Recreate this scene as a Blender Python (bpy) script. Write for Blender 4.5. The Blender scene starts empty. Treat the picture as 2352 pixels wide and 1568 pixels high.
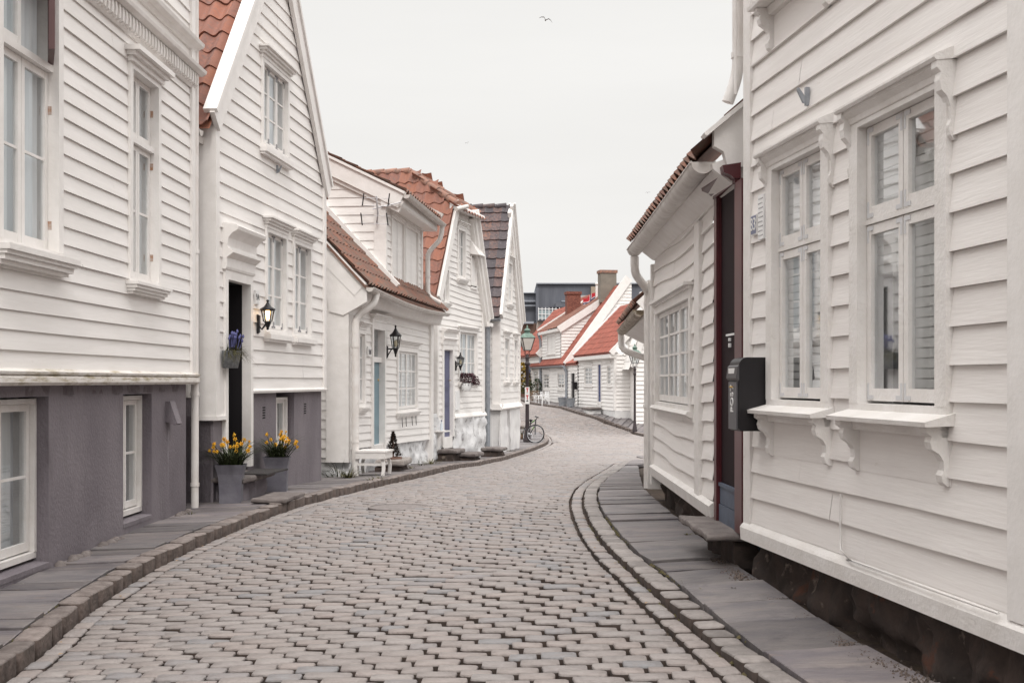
import bpy, math, random
import numpy as np
from mathutils import Vector, noise
random.seed(7)
SC = bpy.context.scene
COL = SC.collection
# ------------------------------------------------------------------ camera
FPX, CX, HY = 2800.0, 1176.0, 875.0          # focal length / principal column / horizon row of a 2352 px wide frame
cam = bpy.data.cameras.new('camera')
camo = bpy.data.objects.new('camera', cam); COL.objects.link(camo)
camo.location = (0, 0, 0); camo.rotation_euler = (math.radians(90), 0, 0)
cam.sensor_width = 36; cam.lens = 36*FPX/2352; cam.shift_y = (HY-784)/2352
cam.clip_start = 0.05; cam.clip_end = 2000
SC.camera = camo
# ------------------------------------------------------------------ sky (overcast) and soft sun
SUN_EL, SUN_AZ = math.radians(50), math.radians(172)    # azimuth clockwise from +Y (view direction)
world = bpy.data.worlds.new("World"); SC.world = world; world.use_nodes = True
wn = world.node_tree; wn.nodes.clear()
def wnode(t, **k):
    n = wn.nodes.new(t)
    for a, b in k.items(): setattr(n, a, b)
    return n
out = wnode('ShaderNodeOutputWorld'); bgA = wnode('ShaderNodeBackground'); bgB = wnode('ShaderNodeBackground')
mixs = wnode('ShaderNodeMixShader'); sky = wnode('ShaderNodeTexSky', sky_type='NISHITA', sun_disc=False)
sky.sun_elevation = SUN_EL; sky.sun_rotation = SUN_AZ; sky.dust_density = 4
hs = wnode('ShaderNodeHueSaturation'); hs.inputs['Saturation'].default_value = 0.1
tc = wnode('ShaderNodeTexCoord'); sep = wnode('ShaderNodeSeparateXYZ'); ramp = wnode('ShaderNodeValToRGB')
wn.links.new(tc.outputs['Generated'], sep.inputs[0]); wn.links.new(sep.outputs['Z'], ramp.inputs[0])
mp = wnode('ShaderNodeMapping'); mp.inputs['Scale'].default_value = (1.2, 1.2, 7); mp.inputs['Rotation'].default_value = (0, math.radians(-7), 0)
nz = wnode('ShaderNodeTexNoise'); nz.inputs['Scale'].default_value = 1.6; nz.inputs['Detail'].default_value = 5
wn.links.new(tc.outputs['Generated'], mp.inputs[0]); wn.links.new(mp.outputs[0], nz.inputs['Vector'])
mr = wnode('ShaderNodeMapRange'); mr.inputs['From Min'].default_value = .3; mr.inputs['From Max'].default_value = .7
mr.inputs['To Min'].default_value = .955; mr.inputs['To Max'].default_value = 1.03
wn.links.new(nz.outputs['Fac'], mr.inputs['Value'])
e = ramp.color_ramp.elements
e[0].position = 0.0; e[0].color = (.88, .868, .845, 1)
e[1].position = 0.36; e[1].color = (.888, .878, .857, 1)
x = ramp.color_ramp.elements.new(0.5); x.color = (1.75, 1.72, 1.68, 1)
x = ramp.color_ramp.elements.new(1.0); x.color = (2.9, 2.83, 2.77, 1)
vm = wnode('ShaderNodeVectorMath', operation='SCALE')
wn.links.new(ramp.outputs['Color'], vm.inputs[0]); wn.links.new(mr.outputs[0], vm.inputs['Scale'])
wn.links.new(vm.outputs[0], bgB.inputs['Color']); bgB.inputs['Strength'].default_value = 1.0
wn.links.new(sky.outputs[0], hs.inputs['Color']); wn.links.new(hs.outputs[0], bgA.inputs['Color']); bgA.inputs['Strength'].default_value = 0.1
mixs.inputs[0].default_value = 0.94
wn.links.new(bgA.outputs[0], mixs.inputs[1]); wn.links.new(bgB.outputs[0], mixs.inputs[2]); wn.links.new(mixs.outputs[0], out.inputs[0])
sl = bpy.data.lights.new('sun', 'SUN'); sl.energy = 1.3; sl.angle = math.radians(14); sl.color = (1, .95, .90)
so = bpy.data.objects.new('sun', sl); COL.objects.link(so); so.location = (5, -5, 20)
so.rotation_euler = Vector((-math.sin(SUN_AZ)*math.cos(SUN_EL), -math.cos(SUN_AZ)*math.cos(SUN_EL), -math.sin(SUN_EL))).to_track_quat('-Z', 'Y').to_euler()
SC.view_settings.view_transform = 'Standard'; SC.view_settings.look = 'None'
SC.view_settings.exposure = 0.07; SC.view_settings.gamma = 1.0
# ------------------------------------------------------------------ materials
MATS = {}
def mat(name, col, rough=.6, var=0.0, scale=3.0, bump=0.0, bscale=30.0, metal=0.0, col2=None, mix=None, island=0.0, spec=.4, stretch=(1, 1, 1), emit=None, hue=0.0, pal=None, stains=None):
    """procedural material: noise between col and col2, per-island value variation, bump"""
    if name in MATS: return MATS[name]
    m = bpy.data.materials.new(name); m.use_nodes = True; MATS[name] = m
    nt = m.node_tree; nd = nt.nodes; L = nt.links.new
    b = nd['Principled BSDF']; b.inputs['Roughness'].default_value = rough; b.inputs['Metallic'].default_value = metal
    b.inputs['Specular IOR Level'].default_value = spec
    tcn = nd.new('ShaderNodeTexCoord'); mpn = nd.new('ShaderNodeMapping'); mpn.inputs['Scale'].default_value = stretch
    geo = nd.new('ShaderNodeNewGeometry')
    L(geo.outputs['Position'], mpn.inputs[0])
    c2 = col2 if col2 else tuple(max(0, c*(1-var)) for c in col)
    n1 = nd.new('ShaderNodeTexNoise'); n1.inputs['Scale'].default_value = scale; n1.inputs['Detail'].default_value = 6; n1.inputs['Roughness'].default_value = .6
    L(mpn.outputs[0], n1.inputs['Vector'])
    rp = nd.new('ShaderNodeMapRange'); lo, hi = mix if mix else (.35, .65)
    rp.inputs['From Min'].default_value = lo; rp.inputs['From Max'].default_value = hi
    L(n1.outputs['Fac'], rp.inputs['Value'])
    mx = nd.new('ShaderNodeMix'); mx.data_type = 'RGBA'
    mx.inputs[7].default_value = (*c2, 1)
    if pal:
        cr = nd.new('ShaderNodeValToRGB'); cr.color_ramp.interpolation = 'LINEAR'
        els = cr.color_ramp.elements
        els[0].position = 0; els[0].color = (*pal[0], 1); els[1].position = 1; els[1].color = (*pal[-1], 1)
        for k in range(1, len(pal)-1):
            q = els.new(k/(len(pal)-1)); q.color = (*pal[k], 1)
        L(geo.outputs['Random Per Island'], cr.inputs[0]); L(cr.outputs[0], mx.inputs[6])
    else:
        mx.inputs[6].default_value = (*col, 1)
    L(rp.outputs[0], mx.inputs[0])
    last = mx.outputs[2]
    for st_ in ([] if not stains else stains if isinstance(stains, list) else [stains]):
        sc2, lo2, hi2, c3, str2 = st_
        mp2 = nd.new('ShaderNodeMapping'); mp2.inputs['Scale'].default_value = str2; L(geo.outputs['Position'], mp2.inputs[0])
        n3 = nd.new('ShaderNodeTexNoise'); n3.inputs['Scale'].default_value = sc2; n3.inputs['Detail'].default_value = 8; n3.inputs['Roughness'].default_value = .68
        L(mp2.outputs[0], n3.inputs['Vector'])
        r3 = nd.new('ShaderNodeMapRange'); r3.inputs['From Min'].default_value = lo2; r3.inputs['From Max'].default_value = hi2
        L(n3.outputs['Fac'], r3.inputs['Value'])
        m3 = nd.new('ShaderNodeMix'); m3.data_type = 'RGBA'; m3.inputs[7].default_value = (*c3, 1)
        L(r3.outputs[0], m3.inputs[0]); L(last, m3.inputs[6]); last = m3.outputs[2]
    if island:
        hv = nd.new('ShaderNodeHueSaturation'); mm = nd.new('ShaderNodeMapRange')
        mm.inputs['To Min'].default_value = 1-island; mm.inputs['To Max'].default_value = 1+island
        L(geo.outputs['Random Per Island'], mm.inputs['Value']); L(mm.outputs[0], hv.inputs['Value'])
        if hue:
            ml = nd.new('ShaderNodeMath'); ml.operation = 'MULTIPLY'; ml.inputs[1].default_value = 7.31
            fr = nd.new('ShaderNodeMath'); fr.operation = 'FRACT'
            mh = nd.new('ShaderNodeMapRange'); mh.inputs['To Min'].default_value = hue*.72; mh.inputs['To Max'].default_value = hue
            L(geo.outputs['Random Per Island'], ml.inputs[0]); L(ml.outputs[0], fr.inputs[0]); L(fr.outputs[0], mh.inputs['Value'])
            L(mh.outputs[0], hv.inputs['Saturation'])
        L(last, hv.inputs['Color']); last = hv.outputs[0]
    L(last, b.inputs['Base Color'])
    if bump:
        n2 = nd.new('ShaderNodeTexNoise'); n2.inputs['Scale'].default_value = bscale; n2.inputs['Detail'].default_value = 5
        L(mpn.outputs[0], n2.inputs['Vector'])
        bp = nd.new('ShaderNodeBump'); bp.inputs['Strength'].default_value = bump; bp.inputs['Distance'].default_value = .02
        L(n2.outputs['Fac'], bp.inputs['Height']); L(bp.outputs[0], b.inputs['Normal'])
    if emit:
        b.inputs['Emission Color'].default_value = (*emit[0], 1); b.inputs['Emission Strength'].default_value = emit[1]
    return m
WH = (.83, .805, .785)
PAINT = mat('white_paint', WH, .5, col2=(.76, .735, .71), scale=1.6, bump=.10, bscale=10, stretch=(2.5, .45, 7), stains=[(7, .66, .82, (.55, .50, .45), (1, .5, 2)), (30, .73, .75, (.5, .44, .38), (1, .6, 1))])
PAINTO = mat('old_white_paint', (.81, .78, .755), .55, col2=(.74, .705, .68), scale=1.4, bump=.13, bscale=9, stretch=(3, .4, 8), stains=[(8, .66, .8, (.50, .44, .39), (1.2, .4, 2.2)), (46, .72, .735, (.42, .36, .31), (1, .6, 1)), (1.1, .5, .8, (.73, .70, .685), (1, .6, .5))])
TRIM = mat('white_trim_paint', (.82, .795, .775), .45, col2=(.75, .725, .70), scale=5, bump=.12, bscale=40)
TRIMO = mat('weathered_trim_paint', (.78, .755, .735), .55, col2=(.70, .67, .64), scale=5, bump=.25, bscale=45, stains=[(14, .66, .8, (.42, .38, .34), (1, 1, 1)), (50, .70, .72, (.4, .35, .3), (1, .6, 1))])
MOSSY = mat('mossy_trim_paint', (.76, .73, .70), .6, col2=(.66, .62, .57), scale=5, bump=.3, bscale=40, stains=[(6, .50, .66, (.36, .30, .19), (1, .5, 3)), (40, .66, .7, (.25, .2, .14), (1, .5, 1))])
GREY = mat('grey_plinth_render', (.155, .135, .152), .85, col2=(.215, .192, .208), scale=1.7, bump=.55, bscale=48, mix=(.3, .7), stretch=(1, 1, .6), stains=(5, .56, .8, (.10, .085, .09), (1, 1, .25)))
LIME = mat('whitewashed_stone', (.72, .72, .72), .8, col2=(.6, .6, .61), scale=3, bump=.5, bscale=14, stains=(5, .54, .66, (.3, .29, .29), (1, 1, 1)))
LIMES = mat('smooth_whitewash', (.74, .73, .72), .8, col2=(.64, .63, .63), scale=1.6, bump=.35, bscale=14, stains=(3, .62, .8, (.46, .44, .42), (1, 1, 1)))
DARKST = mat('dark_rubble_stone', (.075, .054, .046), .9, col2=(.034, .026, .023), scale=5, bump=1, bscale=9, stains=[(6, .6, .7, (.22, .18, .15), (1, 1, 1)), (4, .6, .66, (.10, .045, .03), (1, 1, 1))])
STEP = mat('step_stone', (.20, .175, .165), .8, col2=(.12, .1, .095), scale=6, bump=.6, bscale=20)
SLATE = mat('slate_slab', (.125, .115, .122), .6, col2=(.195, .176, .170), scale=2.4, bump=.7, bscale=14, island=.28, hue=1.3, stretch=(.7, 2.4, 1), stains=[(3.2, .52, .74, (.085, .078, .085), (1, 1, 1)), (5, .60, .78, (.20, .165, .14), (1, 1.6, 1)), (38, .70, .725, (.46, .44, .42), (1, .7, 1))])
COBB = mat('cobble_stone', (.33, .29, .275), .6, col2=(.21, .182, .172), scale=16, bump=.5, bscale=55, island=.08, hue=1.12, spec=.4, mix=(.45, .85),
           pal=[(.295, .259, .244), (.29, .254, .239), (.275, .247, .235), (.302, .264, .248), (.225, .222, .23), (.288, .255, .241), (.27, .235, .221), (.292, .259, .245)])
KERB = mat('kerb_granite', (.24, .205, .19), .75, col2=(.14, .115, .105), scale=10, bump=.8, bscale=35, island=.25)
DIRT = mat('joint_soil', (.035, .022, .019), .95, col2=(.065, .046, .03), scale=7, bump=.6, bscale=40)
SOIL = mat('soiled_stone_side', (.078, .058, .05), .95, col2=(.045, .034, .029), scale=12)
KSIDE = mat('kerb_side', (.13, .10, .088), .9, col2=(.06, .046, .04), scale=9, bump=.8, bscale=25)
MOSS = mat('moss', (.075, .068, .022), .95, col2=(.10, .08, .04), scale=20, bump=1, bscale=60)
TILE = mat('red_clay_tile', (.36, .13, .075), .75, col2=(.27, .12, .085), scale=14, bump=.3, bscale=30,
           pal=[(.31, .125, .075), (.20, .10, .08), (.35, .145, .085), (.155, .09, .08), (.28, .115, .075), (.175, .10, .09), (.33, .125, .075)],
           stains=(11, .56, .72, (.17, .12, .105), (1, 1, 1)))
TILEO = mat('mossy_brown_tile', (.3, .13, .08), .85, col2=(.15, .095, .075), scale=10, bump=.4, bscale=30,
            pal=[(.25, .10, .065), (.19, .09, .068), (.30, .12, .07), (.16, .085, .068), (.24, .095, .065)], stains=(8, .48, .66, (.14, .115, .095), (1, 1, 1)))
TILEF = mat('bright_red_tile', (.30, .085, .058), .75, col2=(.23, .075, .055), scale=6, island=.18, stains=(5, .6, .75, (.25, .10, .075), (1, 1, 1)))
TILED = mat('dark_tile', (.09, .07, .075), .6, col2=(.06, .05, .055), scale=14, bump=.3,
            pal=[(.075, .062, .07), (.10, .08, .085), (.24, .12, .085), (.06, .052, .06), (.085, .07, .08), (.2, .11, .09), (.07, .06, .07)],
            stains=(16, .6, .7, (.28, .27, .27), (1, 1, 1)))
RIDGE = mat('ridge_tile', (.33, .17, .12), .8, col2=(.2, .13, .11), scale=8, bump=.4, island=.2)
MAROON = mat('maroon_paint', (.085, .012, .016), .35, col2=(.06, .009, .013), scale=4, spec=.5)
DKDOOR = mat('dark_door_paint', (.016, .007, .009), .7, var=.3, spec=.15)
BLACK = mat('black_metal', (.012, .010, .012), .42, var=.3, scale=9)
IRON = mat('cast_iron_paint', (.045, .033, .036), .5, var=.3, scale=9, bump=.2)
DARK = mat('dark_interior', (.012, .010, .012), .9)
ROOM = mat('dim_room', (.10, .095, .095), .9, col2=(.05, .045, .05), scale=1.5)
BLUED = mat('blue_door_paint', (.115, .12, .20), .5, col2=(.085, .09, .16), scale=4)
NAVY = mat('navy_paint', (.02, .035, .14), .5)
TURQ = mat('turquoise_paint', (.20, .30, .35), .5, var=.2)
BLGREY = mat('blue_grey_threshold', (.10, .125, .17), .6, col2=(.07, .085, .12), scale=8)
ZINC = mat('zinc_metal', (.36, .38, .41), .5, col2=(.26, .28, .31), scale=7, metal=.35)
GALV = mat('galvanised_tin', (.34, .36, .38), .5, col2=(.22, .235, .25), scale=26, metal=.3, mix=(.42, .58))
GUTW = mat('white_gutter_metal', (.66, .63, .60), .5, col2=(.52, .48, .45), scale=8, stains=(12, .6, .75, (.3, .25, .22), (1, 1, 1)))
GUTM = mat('mossy_gutter_metal', (.5, .44, .38), .7, col2=(.18, .14, .09), scale=14, mix=(.45, .6))
PIPEW = mat('white_pipe_paint', (.76, .74, .72), .4, col2=(.66, .62, .59), scale=4, stains=(9, .64, .8, (.4, .33, .28), (1, 1, .5)))
CURT = mat('curtain_cloth', (.72, .73, .74), .9, col2=(.60, .62, .64), scale=12, stretch=(1, 1, .05))
REFLBLIND = mat('reflection_blind_slats', (.80, .79, .77), .6)
CURTG = mat('grey_sheer_cloth', (.74, .74, .73), .9)
BLIND = mat('blind_slats', (.62, .60, .59), .6)
BROWN = mat('brown_window_wood', (.20, .125, .085), .6, col2=(.13, .08, .055), scale=12, stretch=(1, 1, .1))
WINE = mat('window_edge_wood', (.10, .05, .05), .5)
RUST = mat('rusty_hinge', (.36, .20, .12), .8, col2=(.5, .42, .38), scale=30)
HINGE = mat('painted_hinge', (.60, .60, .61), .5)
HINGED = mat('dark_hinge', (.16, .16, .18), .5)
PLANTER = mat('slate_planter', (.125, .12, .145), .6, col2=(.17, .165, .19), scale=5, bump=.2)
LEAF = mat('daffodil_leaf', (.045, .06, .02), .6, var=.4, scale=15, island=.35)
LEAFY = mat('yellow_green_leaf', (.11, .10, .03), .6, var=.4, scale=15, island=.4)
FLOW = mat('orange_daffodil_petal', (.82, .50, .04), .6, col2=(.72, .36, .02), scale=30, island=.15)
HYAC = mat('grape_hyacinth_bloom', (.12, .125, .30), .7, col2=(.07, .075, .19), scale=60)
CONIF = mat('conifer_foliage', (.045, .03, .022), .8, island=.4)
HEATH = mat('dark_red_foliage', (.075, .03, .038), .8, island=.5)
COPPER = mat('verdigris_copper', (.18, .27, .22), .6, col2=(.10, .15, .13), scale=12)
FROST = mat('frosted_lamp_glass', (.66, .63, .58), .35, col2=(.56, .53, .49), scale=3)
BULB = mat('lit_bulb', (1, .75, .4), .5, emit=((1, .60, .25), 9.0))
GLOW = mat('lit_frosted_glass', (.9, .7, .45), .4, emit=((1, .62, .30), 1.1))
BRASS = mat('brass', (.45, .30, .10), .35, metal=.8)
PLASW = mat('white_plastic', (.78, .78, .78), .4)
ANT = mat('aerial_metal', (.55, .55, .57), .35, metal=.6)
MODG = mat('slate_cladding', (.105, .112, .135), .55, col2=(.14, .148, .172), scale=1.2, stretch=(1.5, 1.5, .2))
MODL = mat('pale_cladding', (.30, .32, .36), .6)
PINK = mat('pink_render', (.52, .43, .38), .8, col2=(.46, .38, .34), scale=2)
BRICK = mat('chimney_brick', (.13, .045, .035), .85, col2=(.26, .10, .07), scale=9, mix=(.45, .55), stretch=(1, 1, 3))
RENDER = mat('chimney_render', (.24, .215, .18), .9, col2=(.19, .17, .145), scale=3, bump=.4, bscale=8)
POTW = mat('white_ceramic', (.7, .7, .7), .5)
TERRA = mat('terracotta', (.16, .09, .07), .8)
FRED = mat('flag_red', (.50, .03, .045), .7)
FBLU = mat('flag_blue', (.02, .03, .12), .7)
FWHT = mat('flag_white', (.78, .78, .78), .7)
SIGNB = mat('enamel_blue', (.16, .18, .27), .35)
SIGNW = mat('enamel_white', (.75, .74, .73), .35)
INK = mat('black_ink', (.02, .02, .02), .5)
REDINK = mat('red_ink', (.45, .03, .03), .5)
RUBBER = mat('tyre_rubber', (.012, .012, .013), .7)
GREENP = mat('green_frame_paint', (.15, .42, .06), .4)
YELSH = mat('yellow_shrub_leaf', (.26, .17, .025), .8, island=.4)
GRNSH = mat('dark_shrub_leaf', (.035, .05, .018), .8, island=.5)
DRYG = mat('dry_grass', (.20, .125, .07), .8, island=.4)
def glass_mat(nm='window_glass', ior=2.6):
    m = bpy.data.materials.new(nm); m.use_nodes = True; nt = m.node_tree; nt.nodes.clear()
    o = nt.nodes.new('ShaderNodeOutputMaterial'); mx = nt.nodes.new('ShaderNodeMixShader'); tr = nt.nodes.new('ShaderNodeBsdfTransparent')
    gl = nt.nodes.new('ShaderNodeBsdfGlossy'); gl.inputs['Roughness'].default_value = .025; lw = nt.nodes.new('ShaderNodeLayerWeight'); lw.inputs['Blend'].default_value = .5; pw = nt.nodes.new('ShaderNodeMath'); pw.operation = 'POWER'; pw.inputs[1].default_value = ior; fr = nt.nodes.new('ShaderNodeMapRange')
    fr.inputs['To Min'].default_value = .05; fr.inputs['To Max'].default_value = .85; nt.links.new(lw.outputs['Facing'], pw.inputs[0]); nt.links.new(pw.outputs[0], fr.inputs['Value'])
    tr.inputs[0].default_value = (.88, .9, .9, 1); gl.inputs[0].default_value = (.9, .93, .96, 1)
    nt.links.new(fr.outputs[0], mx.inputs[0]); nt.links.new(tr.outputs[0], mx.inputs[1]); nt.links.new(gl.outputs[0], mx.inputs[2]); nt.links.new(mx.outputs[0], o.inputs[0])
    return m
GLASS = glass_mat(); GLASSR = glass_mat('double_glazing', 1.1)
# ------------------------------------------------------------------ mesh builder and object helpers
V = Vector
WLOC = {}
class MB:
    def __init__(s): s.v = []; s.f = []; s.m = []; s.s = []
    def add(s, vs, fs, m=0, sm=False):
        k = len(s.v); s.v += [tuple(q) for q in vs]
        for f in fs: s.f.append(tuple(i+k for i in f)); s.m.append(m); s.s.append(sm)
    def quad(s, a, b, c, d, m=0): s.add([a, b, c, d], [(0, 1, 2, 3)], m)
    def hexa(s, p, m=0): s.add(p, [(0, 3, 2, 1), (4, 5, 6, 7), (0, 1, 5, 4), (1, 2, 6, 5), (2, 3, 7, 6), (3, 0, 4, 7)], m)
    def fb(s, F, s0, s1, n0, n1, z0, z1, m=0):
        s.hexa([F.P(a, b, c) for c in (z0, z1) for a, b in ((s0, n0), (s1, n0), (s1, n1), (s0, n1))], m)
    def bx(s, c, h, m=0, rz=0.0):
        co, si = math.cos(rz), math.sin(rz)
        s.hexa([(c[0]+x*h[0]*co-y*h[1]*si, c[1]+x*h[0]*si+y*h[1]*co, c[2]+z*h[2]) for z in (-1, 1) for x, y in ((-1, -1), (1, -1), (1, 1), (-1, 1))], m)
    def beam(s, a, b, up, w, h, m=0):
        a, b, up = V(a), V(b), V(up); d = (b-a).normalized(); sd = d.cross(up).normalized(); u = sd.cross(d)
        s.hexa([p+sd*(x*w/2)+u*(y*h/2) for p in (a, b) for x, y in ((-1, -1), (1, -1), (1, 1), (-1, 1))], m)
    def ext(s, poly, fn, m=0):
        """poly: list of (a,b); fn(a,b,k) k=0/1 -> 3D"""
        n = len(poly); vs = [fn(a, b, 0) for a, b in poly]+[fn(a, b, 1) for a, b in poly]
        s.add(vs, [tuple(range(n))[::-1], tuple(range(n, 2*n))]+[(i, (i+1) % n, n+(i+1) % n, n+i) for i in range(n)], m)
    def prof(s, F, s0, s1, poly, m=0):
        s.ext(poly, lambda n, z, k: F.P((s0, s1)[k], n, z), m)
    def tube(s, pts, r, seg=8, m=0, cap=True, sm=True):
        pts = [V(p) for p in pts]; n = len(pts); rs = r if isinstance(r, (list, tuple)) else [r]*n
        vs = []; prev = None
        for i, p in enumerate(pts):
            d = (pts[min(i+1, n-1)]-pts[max(i-1, 0)]).normalized()
            ref = V((0, 0, 1)) if abs(d.z) < .95 else V((1, 0, 0))
            a = d.cross(ref).normalized()
            if prev and a.dot(prev) < 0 and abs(a.dot(prev)) > .3: a = -a
            prev = a; b = d.cross(a)
            vs += [p+(a*math.cos(t*math.tau/seg)+b*math.sin(t*math.tau/seg))*rs[i] for t in range(seg)]
        fs = [(i*seg+t, i*seg+(t+1) % seg, (i+1)*seg+(t+1) % seg, (i+1)*seg+t) for i in range(n-1) for t in range(seg)]
        s.add(vs, fs, m, sm)
        if cap:
            s.add(vs[:seg], [tuple(range(seg))], m); s.add(vs[-seg:], [tuple(range(seg))[::-1]], m)
    def lathe(s, pr, c, seg=12, m=0, rot=0.0, sm=True, close=True):
        vs = [(c[0]+r*math.cos(t*math.tau/seg+rot), c[1]+r*math.sin(t*math.tau/seg+rot), c[2]+z) for r, z in pr for t in range(seg)]
        n = len(pr)
        s.add(vs, [(i*seg+t, i*seg+(t+1) % seg, (i+1)*seg+(t+1) % seg, (i+1)*seg+t) for i in range(n-1) for t in range(seg)], m, sm)
        if close:
            s.add(vs[:seg], [tuple(range(seg))[::-1]], m); s.add(vs[-seg:], [tuple(range(seg))], m)
    def build(s, name, mats, parent=None, loc=None):
        me = bpy.data.meshes.new(name)
        org = V(loc) if loc is not None else V((0, 0, 0))
        if parent is not None: org = WLOC[parent.name]
        me.from_pydata([(a-org.x, b-org.y, c-org.z) for a, b, c in s.v], [], s.f)
        if not isinstance(mats, (list, tuple)): mats = [mats]
        for q in mats: me.materials.append(q)
        if len(mats) > 1: me.polygons.foreach_set('material_index', s.m)
        if any(s.s): me.polygons.foreach_set('use_smooth', s.s)
        me.update()
        o = bpy.data.objects.new(name, me); COL.objects.link(o)
        if parent is not None: o.parent = parent
        else: o.location = org
        WLOC[o.name] = org
        return o
def tag(o, label=None, cat=None, group=None, kind=None):
    if label: o['label'] = label
    if cat: o['category'] = cat
    if group: o['group'] = group
    if kind: o['kind'] = kind
    return o
def thing(name, loc, label, cat, group=None):
    o = bpy.data.objects.new(name, None); COL.objects.link(o); o.location = loc; o.empty_display_size = .2
    WLOC[o.name] = V(loc)
    return tag(o, label, cat, group)
def copy_thing(o, loc, label=None, parent=None):
    c = o.copy(); COL.objects.link(c)
    if parent is not None: c.parent = parent; WLOC[c.name] = WLOC[parent.name]
    else: c.location = loc; WLOC[c.name] = V(loc)
    if label: c['label'] = label
    for ch in list(o.children): copy_thing(ch, None, None, c)
    return c
# ------------------------------------------------------------------ vertical wall planes seen at pixel columns
class Fr:
    """vertical plane: origin o (x,y), horizontal direction d, outward normal n"""
    def __init__(s, o, d, n):
        s.o = V((o[0], o[1])); s.d = V((d[0], d[1])).normalized(); s.n = V((n[0], n[1])).normalized()
    def P(s, a, n, z):
        q = s.o+s.d*a+s.n*n; return V((q.x, q.y, z))
    def S(s, x, n=0.0):
        k = (x-CX)/FPX; q = s.o+s.n*n
        return -(q.x-k*q.y)/(s.d.x-k*s.d.y)
    def Y(s, x, n=0.0): return s.P(s.S(x, n), n, 0).y
    def Z(s, x, y, n=0.0): return s.Y(x, n)*(HY-y)/FPX
    def rect(s, xl, xr, yt, yb, n=0.0):
        a, b = sorted((s.S(xl, n), s.S(xr, n))); xm = (xl+xr)/2
        # middle column in the picture
        return a, b, s.Z(xm, yb, n), s.Z(xm, yt, n)
    def back(s, a):          # wall at position a running away from the street, facing the camera side
        return Fr((s.o+s.d*a), -s.n, -s.d)
def Fac(vp, x0, Y0, side):
    v = (vp-CX)/FPX; d = V((v, 1)).normalized()
    n = V((d.y, -d.x)) if side == 'L' else V((-d.y, d.x))
    return Fr(((x0-CX)/FPX*Y0, Y0), d, n)
def px(x, y, Y): return V(((x-CX)/FPX*Y, Y, (HY-y)/FPX*Y))
# ------------------------------------------------------------------ terrain: smooth surface through ground contacts
GC = []
for x, y, Y, k in [(0, 1360, 9.07, .11), (433, 1173, 13.97, .11), (480, 1149, 14.6, .11), (742, 1104, 19.8, .11), (806, 1092, 21.3, .11), (988, 1064.5, 29, .11),
                   (1113, 1048, 34, .11), (1192, 1027.6, 40.4, .11), (1225, 1018, 44, .1), (2200, 1560, 5.5, .05), (1735, 1290, 8.4, .05), (1490, 1120, 15, .05),
                   (1470, 1053, 26, .03), (1457, 995, 57.4, .08), (1392, 972, 60.5, 0), (1339, 953, 65, 0), (1287, 937, 70, 0), (1216, 927, 77, 0), (1192, 917, 84, 0),
                   (1417, 955, 62, .12)]:
    p = px(x, y, Y); GC.append((p.x, p.y, p.z-k))
GC += [(-4, 3, -1.72), (2.6, 3, -1.5), (-2.8, 7.8, -1.70), (1.15, 6.7, -1.47), (9, 45, -2.4), (-9, 55, -2.0), (-12, 80, -1.2), (14, 70, -2.0), (-12, 20, -1.7), (12, 20, -1.7), (0, 110, -1.0)]
_pts = np.array(GC); _n = len(_pts)
_A = np.zeros((_n+3, _n+3)); _dd = np.sqrt(((_pts[:, None, :2]-_pts[None, :, :2])**2).sum(-1)); _A[:_n, :_n] = _dd
_A[:_n, _n] = 1; _A[:_n, _n+1:] = _pts[:, :2]; _A[_n, :_n] = 1; _A[_n+1:, :_n] = _pts[:, :2].T
_A[:_n, :_n] -= np.eye(_n)*.6
_w = np.linalg.solve(_A, np.r_[_pts[:, 2], 0, 0, 0])
_gx = np.arange(-16, 20.01, .4); _gy = np.arange(1, 112.01, .4)
_GX, _GY = np.meshgrid(_gx, _gy, indexing='ij')
_H = _w[_n]+_w[_n+1]*_GX+_w[_n+2]*_GY
for i in range(_n): _H += _w[i]*np.sqrt((_GX-_pts[i, 0])**2+(_GY-_pts[i, 1])**2)
def hgt(x, y):
    a = min(max((x+16)/.4, 0), len(_gx)-1.001); b = min(max((y-1)/.4, 0), len(_gy)-1.001)
    i, j = int(a), int(b); u, w = a-i, b-j
    return float(_H[i, j]*(1-u)*(1-w)+_H[i+1, j]*u*(1-w)+_H[i, j+1]*(1-u)*w+_H[i+1, j+1]*u*w)
def G(x, y, up=0.0):
    """point of the ground seen at a pixel"""
    k = (x-CX)/FPX; Y = 1.7*FPX/(y-HY)
    for _ in range(60):
        Y2 = -(hgt(k*Y, Y)+up)*FPX/(y-HY); Y = Y*.6+Y2*.4
        Y = min(max(Y, 1.5), 110)
    return V((k*Y, Y, hgt(k*Y, Y)+up))
# ------------------------------------------------------------------ ground, road, kerbs, pavements (the setting)
def poly(pts): return [V((p[0], p[1])) for p in pts]
KLp = [(-3.15, 2.0), (-3.05, 4.0)]+[tuple(G(x, y).xy) for x, y in [(-60, 1610), (50, 1538), (183, 1418), (333, 1318), (433, 1266), (600, 1194), (784, 1139), (880, 1114), (1000, 1089), (1100, 1069), (1180, 1049), (1235, 1031), (1262, 1018), (1257, 1004), (1244, 995)]]+[(-.2, 60), (-7, 62)]
KRp = [(1.75, 2.0), (1.4, 4.5)]+[tuple(G(x, y).xy) for x, y in [(1742, 1567), (1649, 1494), (1509, 1370), (1409, 1278), (1368, 1228), (1343, 1180), (1336, 1150), (1346, 1120), (1372, 1098), (1410, 1075), (1466, 1055)]]
FKp = [tuple(G(x, y).xy) for x, y in [(1490, 1004), (1452, 991), (1392, 972), (1339, 953), (1287, 937), (1216, 927), (1192, 917)]]
FKp = [(FKp[0][0]+6, FKp[0][1]-1)]+FKp+[(FKp[-1][0]-2.5, FKp[-1][1]+16)]
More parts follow.
